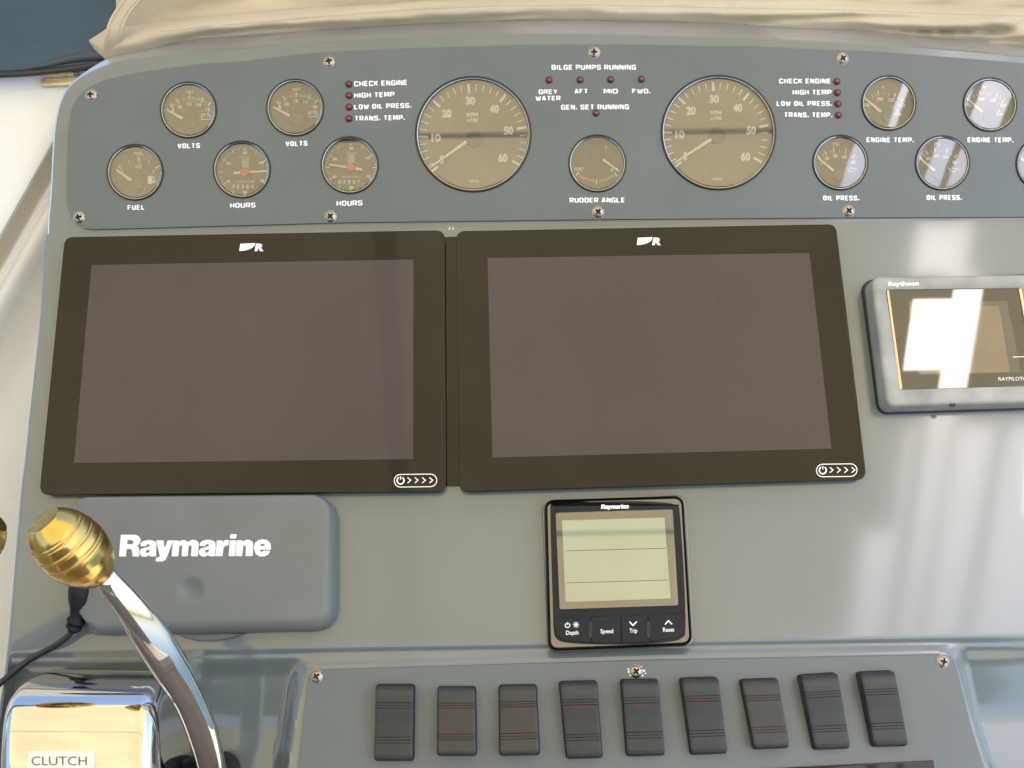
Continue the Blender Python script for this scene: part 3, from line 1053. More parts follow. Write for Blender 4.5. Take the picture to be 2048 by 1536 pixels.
# oil pressure
OIL = dict(s=3.2, ticks=[((112, 993), (135, 1020)), ((155, 965), (172, 990)), ((213, 943), (218, 978)), ((297, 950), (288, 983)), ((355, 990), (338, 1010))],
           minor=[((142, 984), (152, 1000)), ((192, 960), (196, 975)), ((253, 957), (254, 974)), ((324, 978), (318, 990))],
           nums=[('0', 140, 1043, 12, 20), ('20', 173, 1013, 29, 22), ('40', 225, 997, 30, 22), ('60', 283, 1003, 30, 22), ('80', 342, 1038, 28, 22)], lett=[('PSI', 230, 922, 38, 22)],
           icon=[('oil_can_symbol', [[(298, 1072), (312, 1086), (312, 1098), (345, 1098), (356, 1080), (370, 1076)], [(312, 1082), (340, 1078), (352, 1082)], [(322, 1072), (334, 1072)], [(370, 1086), (370, 1094)]], 1.3, 'dial_print')],
           needle=((115, 1010), (215, 1092)), hub=(245, 1118, 12))
small_needle_gauge(G[8], mapper(1600, 0, 3.2), OIL, 'oil_pressure_gauge', 'small round oil pressure gauge right of the right tachometer, below its warning lights', (0.35, 0))
small_needle_gauge(G[10], lambda x, y: (1600 + (x + 648) / 3.2, y / 3.2), OIL, 'oil_pressure_gauge', 'small round oil pressure gauge between the two ENGINE TEMP. letterings, bluish reflection', (0.6, -1.2))
small_needle_gauge(G[12], lambda x, y: (1600 + (x + 1296) / 3.2, (y + 4) / 3.2), OIL, 'oil_pressure_gauge', 'round gauge cut off by the right edge of the photo', (0.6, -1.0))
TMP = dict(s=3.2, ticks=[((413, 622), (436, 650)), ((498, 578), (505, 610)), ((612, 596), (603, 620)), ((660, 632), (640, 655))],
           minor=[((460, 608), (468, 624)), ((480, 598), (486, 614)), ((524, 592), (526, 606)), ((545, 592), (546, 606)), ((569, 597), (566, 612)), ((636, 618), (630, 630))],
           nums=[('100', 430, 670, 40, 22), ('180', 513, 632, 40, 22), ('220', 585, 638, 42, 22), ('250', 652, 673, 42, 22)], lett=[('°F', 530, 560, 22, 20)],
           icon=[('thermometer_symbol', [[(622, 698), (622, 722)], [(622, 704), (632, 704)], [(622, 712), (630, 712)], [(604, 728), (614, 724), (624, 728), (634, 724), (646, 728)], [(604, 736), (646, 736)]], 1.6, 'dial_print')],
           needle=((418, 630), (518, 716)), hub=(560, 745, 12))
small_needle_gauge(G[9], mapper(1600, 0, 3.2), TMP, 'temperature_gauge', 'small round engine temperature gauge nearest the right row of warning lights', (-0.2, .2))
small_needle_gauge(G[11], lambda x, y: (1600 + (x + 650) / 3.2, y / 3.2), TMP, 'temperature_gauge', 'small round engine temperature gauge nearest the upper right corner of the photo', (0, -.8))
# hour meters
for g, mp, hand, dig, lab in ((G[2], mapper(400, 80, 3.84), ((515, 1005), (258, 1021)), '01184', 'small round hour meter right of the fuel gauge, long hand pointing right'),
                              (G[4], lambda x, y: (400 + (x + 815) / 3.84, 80 + (y - 36) / 3.84), ((175, 991), (430, 1031)), '01187', 'small round hour meter nearest the left tachometer, long hand pointing left')):
    t = gauge('hour_meter', lab, 'gauge', g, TG)
    cc = mp(343, 1014)
    seg, mnr = [], []
    for i in range(60):
        a = 90 - i * 6
        (seg if i % 5 == 0 else mnr).append((polar(*cc, 50.5, a), polar(*cc, 43.5 if i % 5 == 0 else 46.5, a)))
    lines(t, seg, 1.9)
    lines(t, mnr, 1.1, 'dial_dim', 'minor_scale')
    texts(t, [(s, *mp(x, y), 33 / 3.84, 23 / 3.84) for s, x, y in (('60', 345, 866), ('10', 473, 940), ('20', 477, 1080), ('30', 345, 1168), ('40', 217, 1085), ('50', 220, 948))])
    t.part('lettering', join(ctext('Quartz', *mp(345, 898), 80 / 3.84, 17 / 3.84, F1, DH, 0), ctext('ENGINE HOURS', *mp(347, 1086), 142 / 3.84, 17 / 3.84, F1, DH, .01), ctext('VDO', *mp(346, 973), 46 / 3.84, 12 / 3.84, F1, DH, .02)), 'dial_dim')
    t.part('emblem', strip_mesh([[mp(322, 916), mp(370, 916), mp(370, 964), mp(322, 964), mp(322, 916)], [mp(*q) for q in circ(346, 940, 15, 16)] + [mp(361, 940)], [mp(332, 940), mp(360, 940)], [mp(346, 926), mp(346, 954)]], 1.1, F1, DH + .02), 'dial_print')
    t.part('counter_window', flat_const([[mp(x, y) for x, y in ((242, 1103), (458, 1103), (458, 1147), (242, 1147))]], F1, DH + .05), 'dial_dark')
    for i, d_ in enumerate(dig):
        p_ = mp(257 + i * 36.5, 1125)
        t.part('digit', ctext(d_, *p_, (11 if d_ == '1' else 17) / 3.84, 33 / 3.84, F1, DH + .1, .01), 'dial_print')
    p_ = mp(441, 1125)
    t.part('digit', ctext('6', *p_, 18 / 3.84, 33 / 3.84, F1, DH + .1, .02), 'dial_red')
    needle(t, mp(*hand[0]), mp(*hand[1]), 2.6, 5.2)
    c = F1.at(*mp(343, 1014), DH + 2.3)
    t.part('hub', lathe(c, [(3.6, 0), (3.6, .8), (3.1, 1.2), (.01, 1.4)], 24), 'red', smooth=True)

# ================================================================== chart displays
BH = 9.0


def chart_display(label, bez, scr, logo, slide):
    t = Thing('chart_display', label, 'display', F0, F0.at(*bez[0], 0), 'large black chart displays')
    o = [p[:2] for p in pxpoly(F0, rpoly(bez, 17, 7), BH)]
    t.part('body', plate(inset(o, .8), .02, BH - 1.6, .2), 'black_plastic', smooth=True)
    t.part('front_glass', plate(o, BH - 1.5, BH, .55), 'black_glass', smooth=True, ang=50)
    s = [p[:2] for p in pxpoly(F0, scr, BH + .03)]
    t.part('screen', plate(s, BH - .2, BH + .04, .02, 1), 'lcd_off')
    lx, ly = logo
    k = 1.0
    sw = [(lx + x, ly + y) for x, y in ((-22.5, -5.5), (7.5, -6.8))] + [(lx - 24.5 + 32 * math.cos(a), ly - 6.8 + 15.8 * math.sin(a)) for a in [rad(i * 11.25) for i in range(1, 8)]] + [(lx - 24.5, ly + 9.0)]
    t.part('logo', join(flat_const([sw], F0, BH + .04), font_text('R', lx + 6, lx + 24, ly + 8.2, ly + 8.2, 15, F0, BH + .06, .06, .15)), 'white_print')
    sx, sy, w = slide
    pill = []
    r = 12.6
    for i in range(13): pill.append((sx + w / 2 - r - r * math.cos(rad(90 + i * 15)) * 1, sy - r * math.sin(rad(90 + i * 15)) - .3))
    for i in range(13): pill.append((sx - w / 2 + r - r * math.cos(rad(-90 + i * 15)), sy - r * math.sin(rad(-90 + i * 15)) + .5))
    t.part('slide_outline', flat_const(strip(pill, 1.7, True), F0, BH + .05), 'dial_print')
    pw = (sx - w / 2 + 12.6, sy)
    ic = [strip([(pw[0] + 7 * math.cos(rad(a)), pw[1] - 7 * math.sin(rad(a))) for a in range(118, 423, 15)], 2.6), strip([(pw[0], pw[1] - 8.5), (pw[0], pw[1] - 2)], 2.2)]
    for i in range(4):
        x = pw[0] + 17 + i * 14.6
        ic.append(strip([(x - 3, sy - 6), (x + 3.4, sy - .6), (x - 3, sy + 5)], 1.9))
    t.part('slide_symbols', join(*[flat_const(q, F0, BH + .05) for q in ic]), 'white_print')
    return t


chart_display('large black unlit chart display on the left, between the hour gauges and the grey cover', [(129, 474), (890, 460), (892, 984), (78, 990)], [(183, 530), (827, 519), (826, 918), (148, 926)], (503, 493), (831, 961, 85))
chart_display('large black unlit chart display on the right, above the small four-button instrument', [(912, 462), (1672, 448), (1734, 959), (919, 984)], [(975, 516), (1619, 506), (1663, 897), (985, 915)], (1298, 481), (1673.5, 940.5, 81))

# ================================================================== autopilot head
AH = 20.
t = Thing('autopilot_head', 'square grey autopilot control head with mirror-like window, right of the right chart display', 'instrument', F0, F0.at(1760, 826, 0))
bo = [p[:2] for p in pxpoly(F0, rpoly([(1722, 560), (2072, 548), (2128, 816), (1757, 828)], 22, 6), 3)]
t.part('gasket', plate(bo, .02, 4.0, .8), 'gasket', smooth=True)
fo = [p[:2] for p in pxpoly(F0, rpoly([(1742, 553), (2090, 547), (2142, 802), (1775, 813)], 16, 6), AH)]
win = rpoly([(1772, 579), (2042, 576), (2076, 771), (1801, 779)], 2, 6)
wi = [p[:2] for p in pxpoly(F0, win, AH)]
b0 = inset(fo, -.6)
rows_ = [[(x, y, 3.9) for x, y in b0], [(x, y, AH - 3) for x, y in fo]]
for i in range(1, 5):
    a = i / 4 * math.pi / 2
    rows_.append([(x, y, AH - 3 + 3 * math.sin(a)) for x, y in inset(fo, 3 * (1 - math.cos(a)))])
rows_ += [[(x, y, AH) for x, y in inset(wi, -.5)], [(x, y, AH - .5) for x, y in wi], [(x, y, AH - 1.2) for x, y in wi]]
t.part('housing', loft(rows_, cap1=False), 'old_grey', smooth=True, ang=50)
GW = AH - 1.1
t.part('window', flat_const([win], F0, GW), 'coated')
t.part('display_surround', flat_const([[(1816, 603), (2014, 602), (2042, 745), (1838, 750)]], F0, GW + .05), 'coated_rim')
t.part('display', flat_const([[(1824, 612), (1998, 612), (2020, 744), (1842, 748)]], F0, GW + .1), 'coated_lcd')
for q_ in (((1773.5, 580), (1778, 580), (1805, 778), (1800, 778)), ((2038, 577), (2043, 577), (2078, 770), (2073, 770))):
    pp = [p[:2] for p in pxpoly(F0, q_, AH)]
    t.part('trim_strip', plate(pp, GW - .3, AH - .1, .1, 1), 'orange')
t.part('line', flat_const(strip([(1808, 718.5), (1831, 718)], 1.4) + strip([(2026, 714), (2062, 713)], 1.4), F0, GW + .15), 'dial_print')
t.part('maker_name', font_text('Raytheon', 1777, 1838, 571.5, 570.5, 9.0, F0, AH + .06, .035), 'white_print')
t.part('model_name', font_text('RAYPILOT650', 1997, 2062, 761.5, 760.5, 7.6, F0, GW + .15, .0), 'white_print')
c = F0.at(1905, 811, AH - 1)
t.part('drain_hole', lathe((c[0], c[1] + 1, c[2] - .8), [(2.4, 0), (2.4, .9), (1.2, 1.1), (.01, .7)], 18), 'recess', smooth=True)

# ================================================================== small multifunction instrument
IH = 10.
t = Thing('speed_depth_instrument', 'small square instrument with pale green screen and four black buttons below it', 'instrument', F0, F0.at(1236, 1300, 0))
o1 = [p[:2] for p in pxpoly(F0, rpoly([(1083, 1004), (1372, 990), (1390, 1292), (1096, 1306)], 20, 7), 2)]
t.part('base', plate(o1, .02, 3.5, 1.0), 'pewter', smooth=True)
f1_ = [p[:2] for p in pxpoly(F0, rpoly([(1088, 999), (1368, 990.5), (1386, 1291), (1096, 1303)], 20, 7), IH)]
f2_ = inset(f1_, 1.6)
f3_ = inset(f1_, 3.6)
t.part('outer_rim', loft([[(x, y, 3.4) for x, y in f1_], [(x, y, IH - 2) for x, y in f1_], [(x, y, IH - .4) for x, y in inset(f1_, .5)], [(x, y, IH) for x, y in inset(f1_, 1.0)], [(x, y, IH - .6) for x, y in f2_], [(x, y, IH - 1.4) for x, y in inset(f1_, 2.0)]], cap1=False), 'black_glass', smooth=True, ang=60)
t.part('fascia', plate(inset(f1_, 2.2), 3., IH - .6, .5), 'pewter', smooth=True)
FHh = IH + .2
face = spline([(1107, 1256), (1101, 1018), (1108, 1011), (1150, 1006), (1205, 1003), (1270, 1002), (1330, 1005), (1352, 1010), (1359, 1020), (1368, 1150), (1371, 1258), (1364, 1275), (1344, 1283), (1285, 1288), (1229, 1289), (1170, 1288), (1127, 1284), (1111, 1274), (1107, 1256)], 4)[:-1]
fp = [p[:2] for p in pxpoly(F0, face, FHh)]
t.part('faceplate', plate(fp, IH - .7, FHh, .3), 'black_plastic', smooth=True)
sr = rpoly([(1111, 1025.5), (1345.5, 1018.5), (1357, 1211), (1119, 1219)], 4, 3)
t.part('screen_surround', plate([p[:2] for p in pxpoly(F0, sr, FHh)], FHh - .1, FHh + .15, .1, 1), 'lcd_frame')
lc = [(1124, 1041), (1329, 1035), (1341.5, 1197), (1131, 1204)]
t.part('lcd', flat_const([lc], F0, FHh + .2), 'lcd_green')
t.part('lcd_line', flat_const(strip([(1132, 1101.7), (1331, 1096.6)], 1.4), F0, FHh + .25), 'print_dark')
t.part('lcd_line', flat_const(strip([(1133, 1166), (1334.7, 1160)], 1.4), F0, FHh + .25), 'print_dark')
gp = rpoly([(1112, 1026.5), (1344.5, 1019.5), (1356, 1210), (1120, 1218)], 4, 3)
gv = [F0.at(x, y, FHh + .35 + 1.4 * (y - 1019) / 200) for x, y in gp]
gl_ = t.part('cover_glass', (gv, [tuple(range(len(gv)))]), 'glass_lcd')
t.part('maker_name', heavy_name(1202, 1258, 1018, 1017, 9, F0, FHh + .08), 'white_print')
btn = [[(1107.5, 1236), (1178, 1233.5), (1181, 1285.5), (1128, 1281), (1112, 1271)], [(1181, 1233.3), (1239.5, 1231), (1241, 1286.5), (1184, 1286)],
       [(1242.5, 1231), (1294, 1229), (1297, 1284.5), (1243.5, 1286.5)], [(1297, 1229), (1369, 1226.5), (1367, 1262), (1358, 1274), (1300, 1284)]]
for q_ in btn:
    t.part('button', plate([p[:2] for p in pxpoly(F0, rpoly(q_, 3, 3), FHh + 1)], FHh - .1, FHh + 1.0, .45), 'black_plastic', smooth=True)
for x_ in (1180.5, 1296.5):
    pill_ = [(x_ + 5 * math.cos(rad(a)), (1249 if a < 180 else 1270) - 8 * math.sin(rad(a))) for a in range(0, 360, 20)]
    t.part('finger_groove', plate([p[:2] for p in pxpoly(F0, pill_, FHh + 1.2)], FHh, FHh + 1.6, .9), 'recess', smooth=True)
BHh = FHh + 1.06
for s_, a, b, y in (('Depth', 1132, 1157, 1269.5), ('Speed', 1201, 1226.5, 1266.5), ('Trip', 1259, 1274.5, 1265.5), ('Reset', 1326, 1348.5, 1263.5)):
    t.part('button_name', font_text(s_, a, b, y, y - .5, 8.8, F0, BHh, .012), 'white_print')
sym = [strip([(1135 + 4.6 * math.cos(rad(a)), 1250.5 - 4.6 * math.sin(rad(a))) for a in range(120, 421, 20)], 1.7), strip([(1135, 1244), (1135, 1250)], 1.6)]
sym += [strip([(1152 + 2.6 * math.cos(rad(a)), 1249.5 - 2.6 * math.sin(rad(a))), (1152 + 6.6 * math.cos(rad(a)), 1249.5 - 6.6 * math.sin(rad(a)))], 1.2) for a in range(0, 360, 45)]
sym += [[circ(1152, 1249.5, 2.6, 12)]]
sym += [strip([(1259, 1243.5), (1266, 1251), (1273.5, 1243)], 2.4), strip([(1330, 1249), (1337, 1241.5), (1344, 1248.5)], 2.4)]
t.part('button_symbols', join(*[flat_const(q, F0, BHh) for q in sym]), 'white_print')

# ================================================================== grey sun cover
CH = 21.
t = Thing('instrument_cover', 'grey plastic snap-on cover with large white maker name and thumb dimple, lower left', 'cover', F0, F0.at(440, 1268, 0))
base = rpoly([(150, 1000), (676, 994), (676, 1262), (205, 1272), (170, 1215)], [40, 45, 46, 40, 60], 8)
topc = rpoly([(137, 996), (652, 993), (641, 1232), (170, 1244), (140, 1190)], [45, 30, 34, 40, 60], 8)
def dens(P, k=7): return [tuple(np.array(P[i]) * (1 - j / k) + np.array(P[(i + 1) % len(P)]) * j / k) for i in range(len(P)) for j in range(k)]


base, topc = dens(base), dens(topc)
cb = [p[:2] for p in pxpoly(F0, base, 0)]
ct = [p[:2] for p in pxpoly(F0, topc, CH)]
rr_ = [[(x, y, .02) for x, y in cb]]
for i in range(0, 9):
    a = i / 8 * math.pi / 2
    k = (1 - math.cos(a))
    hh = 9 + (CH - 9) * math.sin(a)
    rr_.append([(bx * (1 - k) + tx * k, by * (1 - k) + ty * k, hh) for (bx, by), (tx, ty) in zip(cb, ct)])
# face grid with the dimple
fc = F0.at(381, 1181, CH)
cx_, cy_ = sum(p[0] for p in ct) / len(ct), sum(p[1] for p in ct) / len(ct)
for i in range(1, 30):
    k = 1 - ((30 - i) / 30) ** 2.4
    row = []
    for x, y in ct:
        X, Y = x * (1 - k) + fc[0] * k, y * (1 - k) + fc[1] * k
        d_ = math.hypot(X - fc[0], Y - fc[1])
        row.append((X, Y, CH - 4.0 * max(0, 1 - (d_ / 10.5) ** 2) ** 1.5))
    rr_.append(row)
t.part('shell', loft(rr_), 'cover', smooth=True, ang=60)
t.part('maker_name', heavy_name(238, 542, 1113, 1112, 43.5, F0, CH + .1), 'white_print')
tab = [(350, 1266), (385, 1265), (440, 1264), (490, 1267), (462, 1277), (425, 1283), (395, 1282), (368, 1276)]
t.part('finger_tab', plate([p[:2] for p in pxpoly(F0, tab, 4)], .02, 5.5, 2.0), 'cover', smooth=True)
brk = rpoly([(158, 1225), (232, 1232), (240, 1271), (188, 1270), (164, 1252)], 10, 4)
t.part('bracket_edge', plate([p[:2] for p in pxpoly(F0, brk, 6)], .02, 7, 2.5), 'cover', smooth=True)

# ================================================================== power plug and cable
t = Thing('power_cable', 'black moulded plug with its cable curving down to the left edge, behind the brass knob', 'cable', F0, F0.at(155, 1240, 0))
soc = rpoly([(172, 1160), (214, 1165), (222, 1200), (205, 1234), (174, 1238)], 5, 3)
t.part('socket', plate([p[:2] for p in pxpoly(F0, soc, 14)], .02, 14, 1.5), 'black_plastic', smooth=True)
pts_ = [(160, 1165, 20, 17), (159, 1185, 19, 17.5), (158, 1203, 18, 16.5), (157, 1212, 17, 13.5), (156, 1228, 15, 12.5), (154, 1237, 14, 12), (153, 1240, 13.5, 15), (151, 1245, 13, 14.5), (150, 1248, 12.5, 10.5), (149, 1251, 12, 13.5), (148, 1256, 12, 13), (146, 1259, 11, 9)]
path = [F0.at(a, b, h) for a, b, h, r in pts_]
t.part('plug', tube(path, [r / 2.25 for *_, r in pts_], 20), 'black_plastic', smooth=True, ang=50)
cp = spline([(146, 1258, 11), (135, 1273, 9), (112, 1290, 6), (85, 1305, 3), (58, 1320, 2.4), (30, 1342, 2.4), (8, 1360, 2.4), (-20, 1385, 2.4), (-80, 1440, 2.4)], 6)
t.part('cord', tube([F0.at(a, b, h) for a, b, h in cp], 2.3, 14), 'cable', smooth=True)

# ================================================================== engine control: housing, levers, knobs
t = Thing('engine_control', 'chrome engine control housing with curved chrome levers and ribbed brass knobs', 'engine control', F0, F0.at(150, 1480, -15))


HS = [(1338, -15, 130, 330), (1339, 20, 104, 330), (1344, 40, 80, 328), (1353, 54, 56, 325), (1364, 64, 38, 321), (1376, 71, 24, 317), (1388, 76, 14, 314), (1402, 80, 5, 311),
      (1420, 83, -2, 309), (1445, 85.5, -7, 308), (1475, 87, -10, 307), (1510, 87.5, -12, 307), (1550, 87, -13, 307), (1600, 85, -14, 307), (1680, 78, -15, 307)]
hs_ = spline(HS, 4)
rows = []
for y_, H_, xl, xr in hs_:
    a, b = F0.at(xl, y_, H_), F0.at(xr, y_, H_)
    row = []
    bx, bz = 10., min(15., H_ + 19)
    yy_ = a[1]
    row.append((a[0] - 1, a[1], -20))
    for k in range(9):
        g = k / 8 * math.pi / 2
        row.append((a[0] + bx * (1 - math.cos(g)), a[1], H_ - bz * (1 - math.sin(g))))
    for k in range(1, 12):
        q_ = k / 12
        row.append((a[0] + bx + (b[0] - a[0] - 2 * bx) * q_, a[1] + (b[1] - a[1]) * q_, H_ + 1.6 * math.sin(math.pi * q_) * 0.6))
    for k in range(8, -1, -1):
        g = k / 8 * math.pi / 2
        row.append((b[0] - bx * (1 - math.cos(g)), b[1], H_ - bz * (1 - math.sin(g))))
    row.append((b[0] + 1, b[1], -20))
    rows.append(row)
t.part('housing', loft(rows, cap1=False, closed=False), 'chrome', smooth=True, ang=80)
st = [p[:2] for p in pxpoly(F0, [(58, 1502), (188.5, 1502), (190, 1580), (48, 1580)], 89)]
lb = t.part('name_sticker', plate(st, 87.5, 89.0, .05, 1), 'sticker')
t.part('lettering', font_text('CLUTCH', 63, 173.5, 1530.5, 1530.5, 18.5, F0, 89.06, -.004), 'print_dark', parent=lb)


def arm(dx, dy, dh, nm, mirror=None):
    Ls = [(190, 1160), (200, 1185), (232, 1230), (270, 1286), (311, 1350), (339, 1395), (360, 1436), (379, 1485), (397, 1540), (410, 1600)]
    Rs = [(222, 1130), (240, 1150), (270, 1180), (307, 1222), (349, 1282), (386, 1342), (412, 1395), (431, 1447), (442, 1500), (450, 1560)]
    Hh = [142, 138, 128, 114, 96, 80, 66, 52, 36, 16]
    if mirror is not None: Ls, Rs = [(mirror - x, y) for x, y in Ls], [(mirror - x, y) for x, y in Rs]
    data = spline([(*a, *b, h) for a, b, h in zip(Ls, Rs, Hh)], 5)
    rows = []
    AB = [(np.array(F0.at(ax, ay, h)), np.array(F0.at(bx, by, h))) for ax, ay, bx, by, h in data]
    CC = [(a + b) / 2 for a, b in AB]
    for i, (a, b) in enumerate(AB):
        T = CC[min(i + 1, len(CC) - 1)] - CC[max(i - 1, 0)]
        T /= np.linalg.norm(T)
        c = CC[i]
        vw = CAM - c
        u = np.cross(T, vw)
        u /= np.linalg.norm(u)
        if u @ (b - a) < 0: u = -u
        L = np.linalg.norm(b - a) / 2 * .98
        w = np.cross(T, u)
        if w @ vw < 0: w = -w
        w = w * L * .62
        u = u * L
        row = []
        for k in range(36):
            g = 2 * math.pi * k / 36
            e = .72
            cs, sn = math.cos(g), math.sin(g)
            row.append(tuple(c + u * math.copysign(abs(cs) ** e, cs) + w * math.copysign(abs(sn) ** e, sn)))
        rows.append(row)
    t.part(nm, loft(rows, cap0=True), 'chrome', smooth=True, ang=80)


def knob(nx, ny, cxp, cyp, h0, nm='knob'):
    n0 = np.array(F0.at(nx, ny, h0))
    n1 = np.array(F0.at(cxp, cyp, h0))
    d = n1 - n0
    L = np.linalg.norm(d)
    vw = CAM - n0
    vw = vw / np.linalg.norm(vw)
    dd = d / L
    vw = CAM - (n0 + n1) / 2
    vw = vw / np.linalg.norm(vw)
    e_ = dd - vw * (vw @ dd)
    Lp_ = L * np.linalg.norm(e_)
    e_ /= np.linalg.norm(e_)
    ax = e_ * math.cos(rad(24)) + vw * math.sin(rad(24))
    Lr = Lp_ / math.cos(rad(24))
    k = Lr / 173.
    pr = []
    base_ = [(0, 33), (5, 39), (12, 45.5), (22, 53), (33, 58.5), (45, 62.5), (60, 66), (80, 68), (100, 67), (118, 63.5), (135, 57.5), (150, 49), (162, 40), (170, 33), (173, 29)]
    S = np.linspace(0, 173, 174)
    Rr = np.interp(S, [b[0] for b in base_], [b[1] for b in base_])
    Rr = np.convolve(np.pad(Rr, 3, mode='edge'), np.ones(7) / 7, 'valid')
    for s0 in (36, 62, 88):
        Rr = Rr - 1.0 * np.exp(-((S - s0 + 3.4) / 1.7) ** 2) - 1.0 * np.exp(-((S - s0 - 3.4) / 1.7) ** 2) + .8 * np.exp(-((S - s0) / 2.0) ** 2)
    prof = [(float(r) * k * .97, Lr - float(s) * k) for s, r in zip(S, Rr)]
    prof = prof[::-1]      # neck -> cap
    kb = t.part(nm, lathe_axis(n0, ax, prof, 96), 'brass', smooth=True, ang=60)
    c2 = Vector(n0) + Vector(ax) * (Lr)
    t.part('cap', lathe_axis(c2, ax, [(31 * k, -.5), (31 * k, .25), (29 * k, .45), (1 * k, .5)], 48), 'brass_dark', parent=kb, smooth=True)
    u = Vector(ax).orthogonal().normalized()


arm(0, 0, 0, 'lever')
knob(204, 1153, 90, 1044, 142)
arm(0, -4, 0, 'lever', 73)
knob(-134, 1153, -13, 1040, 142)
# side linkage right of the housing
pa = [F0.at(350, 1425, 30), F0.at(338, 1470, 32), F0.at(328, 1510, 34), F0.at(318, 1560, 36)]
t.part('link_rod', tube(pa, 2.3, 12), 'chrome', smooth=True)
c = F0.at(351, 1530, 20)
t.part('pivot_boss', lathe(c, [(8, -40), (8, 4), (6.8, 7), (4, 8.6), (.01, 9)], 28), 'black_plastic', smooth=True)
c = F0.at(440, 1540, -8)
t.part('pivot_cover', lathe(c, [(12, -10), (11.5, 8), (9.5, 14), (5, 17), (.01, 18)], 28), 'black_plastic', smooth=True)

# ================================================================== switch panel
SH = 1.6
sp = Thing('switch_panel', 'matt grey plate with rounded upper corners carrying the row of black rocker switches', 'panel', F0, F0.at(1280, 1450, 0))
plp = rpoly([(618, 1340), (1270, 1321), (1906, 1309), (1962, 1532), (1990, 1650), (585, 1650), (597, 1533)], [26, 0, 24, 0, 0, 0, 0], 6)
sp.part('plate', plate([p[:2] for p in pxpoly(F0, plp, SH)], .3, SH + .6, .3), 'panel', smooth=True)
SH += .6
for sx, sy in ((633, 1353), (1272, 1343), (1886, 1323)): screw(sp, sx, sy, SH, .95)
scf = []
for cx_0, cy_0, rr0 in ((1258, 1344, 3.6), (1261, 1350, 2.6), (1256, 1338, 2.2), (1288, 1341, 3.2), (1291, 1347, 2.2), (1285, 1351, 2.6), (1264, 1334, 2.0), (1274, 1331, 2.4), (1283, 1333, 1.6)):
    scf.append([(cx_0 + rr0 * random.uniform(.5, 1.25) * math.cos(k * .7), cy_0 + rr0 * random.uniform(.4, 1.0) * math.sin(k * .7)) for k in range(9)])
sp.part('scuff', flat(scf, F0, SH + .03), 'scuff')
lb_ = [(1480, 1540), (1867, 1521), (1874, 1600), (1486, 1620)]
sp.part('lower_label', plate([p[:2] for p in pxpoly(F0, lb_, SH + 1.5)], SH - .2, SH + 2.0, .6), 'black_glass', smooth=True)

ROCK = [((751, 1370), (827, 1370), (825.5, 1521), (748.6, 1521), 'A', 0), ((876, 1374), (950, 1374), (952, 1511), (875, 1511), 'B', 3), ((999, 1371), (1072, 1370), (1079, 1509), (1000, 1511), 'B', 3),
        ((1120, 1364), (1194, 1362), (1205, 1515), (1134, 1517), 'A', 2), ((1244, 1360), (1317, 1359), (1330, 1510), (1255, 1512), 'A', 1), ((1363.5, 1357), (1437, 1355), (1456, 1506), (1384, 1509), 'A', 1),
        ((1483, 1360), (1556, 1357), (1580, 1495), (1510, 1498), 'B', 0), ((1602, 1351), (1676, 1346), (1702, 1496), (1631, 1499), 'A', 1), ((1721, 1345), (1790, 1342), (1818, 1491), (1749, 1493), 'A', 1)]
RL = ['leftmost of the nine, without red marks', 'with two clear red marks, second from the left', 'with two bright red marks, third from the left', 'with one clear red mark, right of the two double-marked ones',
      'right under the scuffed screw, faint red mark', 'sixth from the left, faint red mark, two right of the one under the scuffed screw counting both', 'without red marks, seventh from the left, lower end sticking out',
      'second from the right, red mark near its top', 'rightmost of the nine, nearest the upper right screw']
RL[5] = 'next right of the one under the scuffed screw, faint red mark'
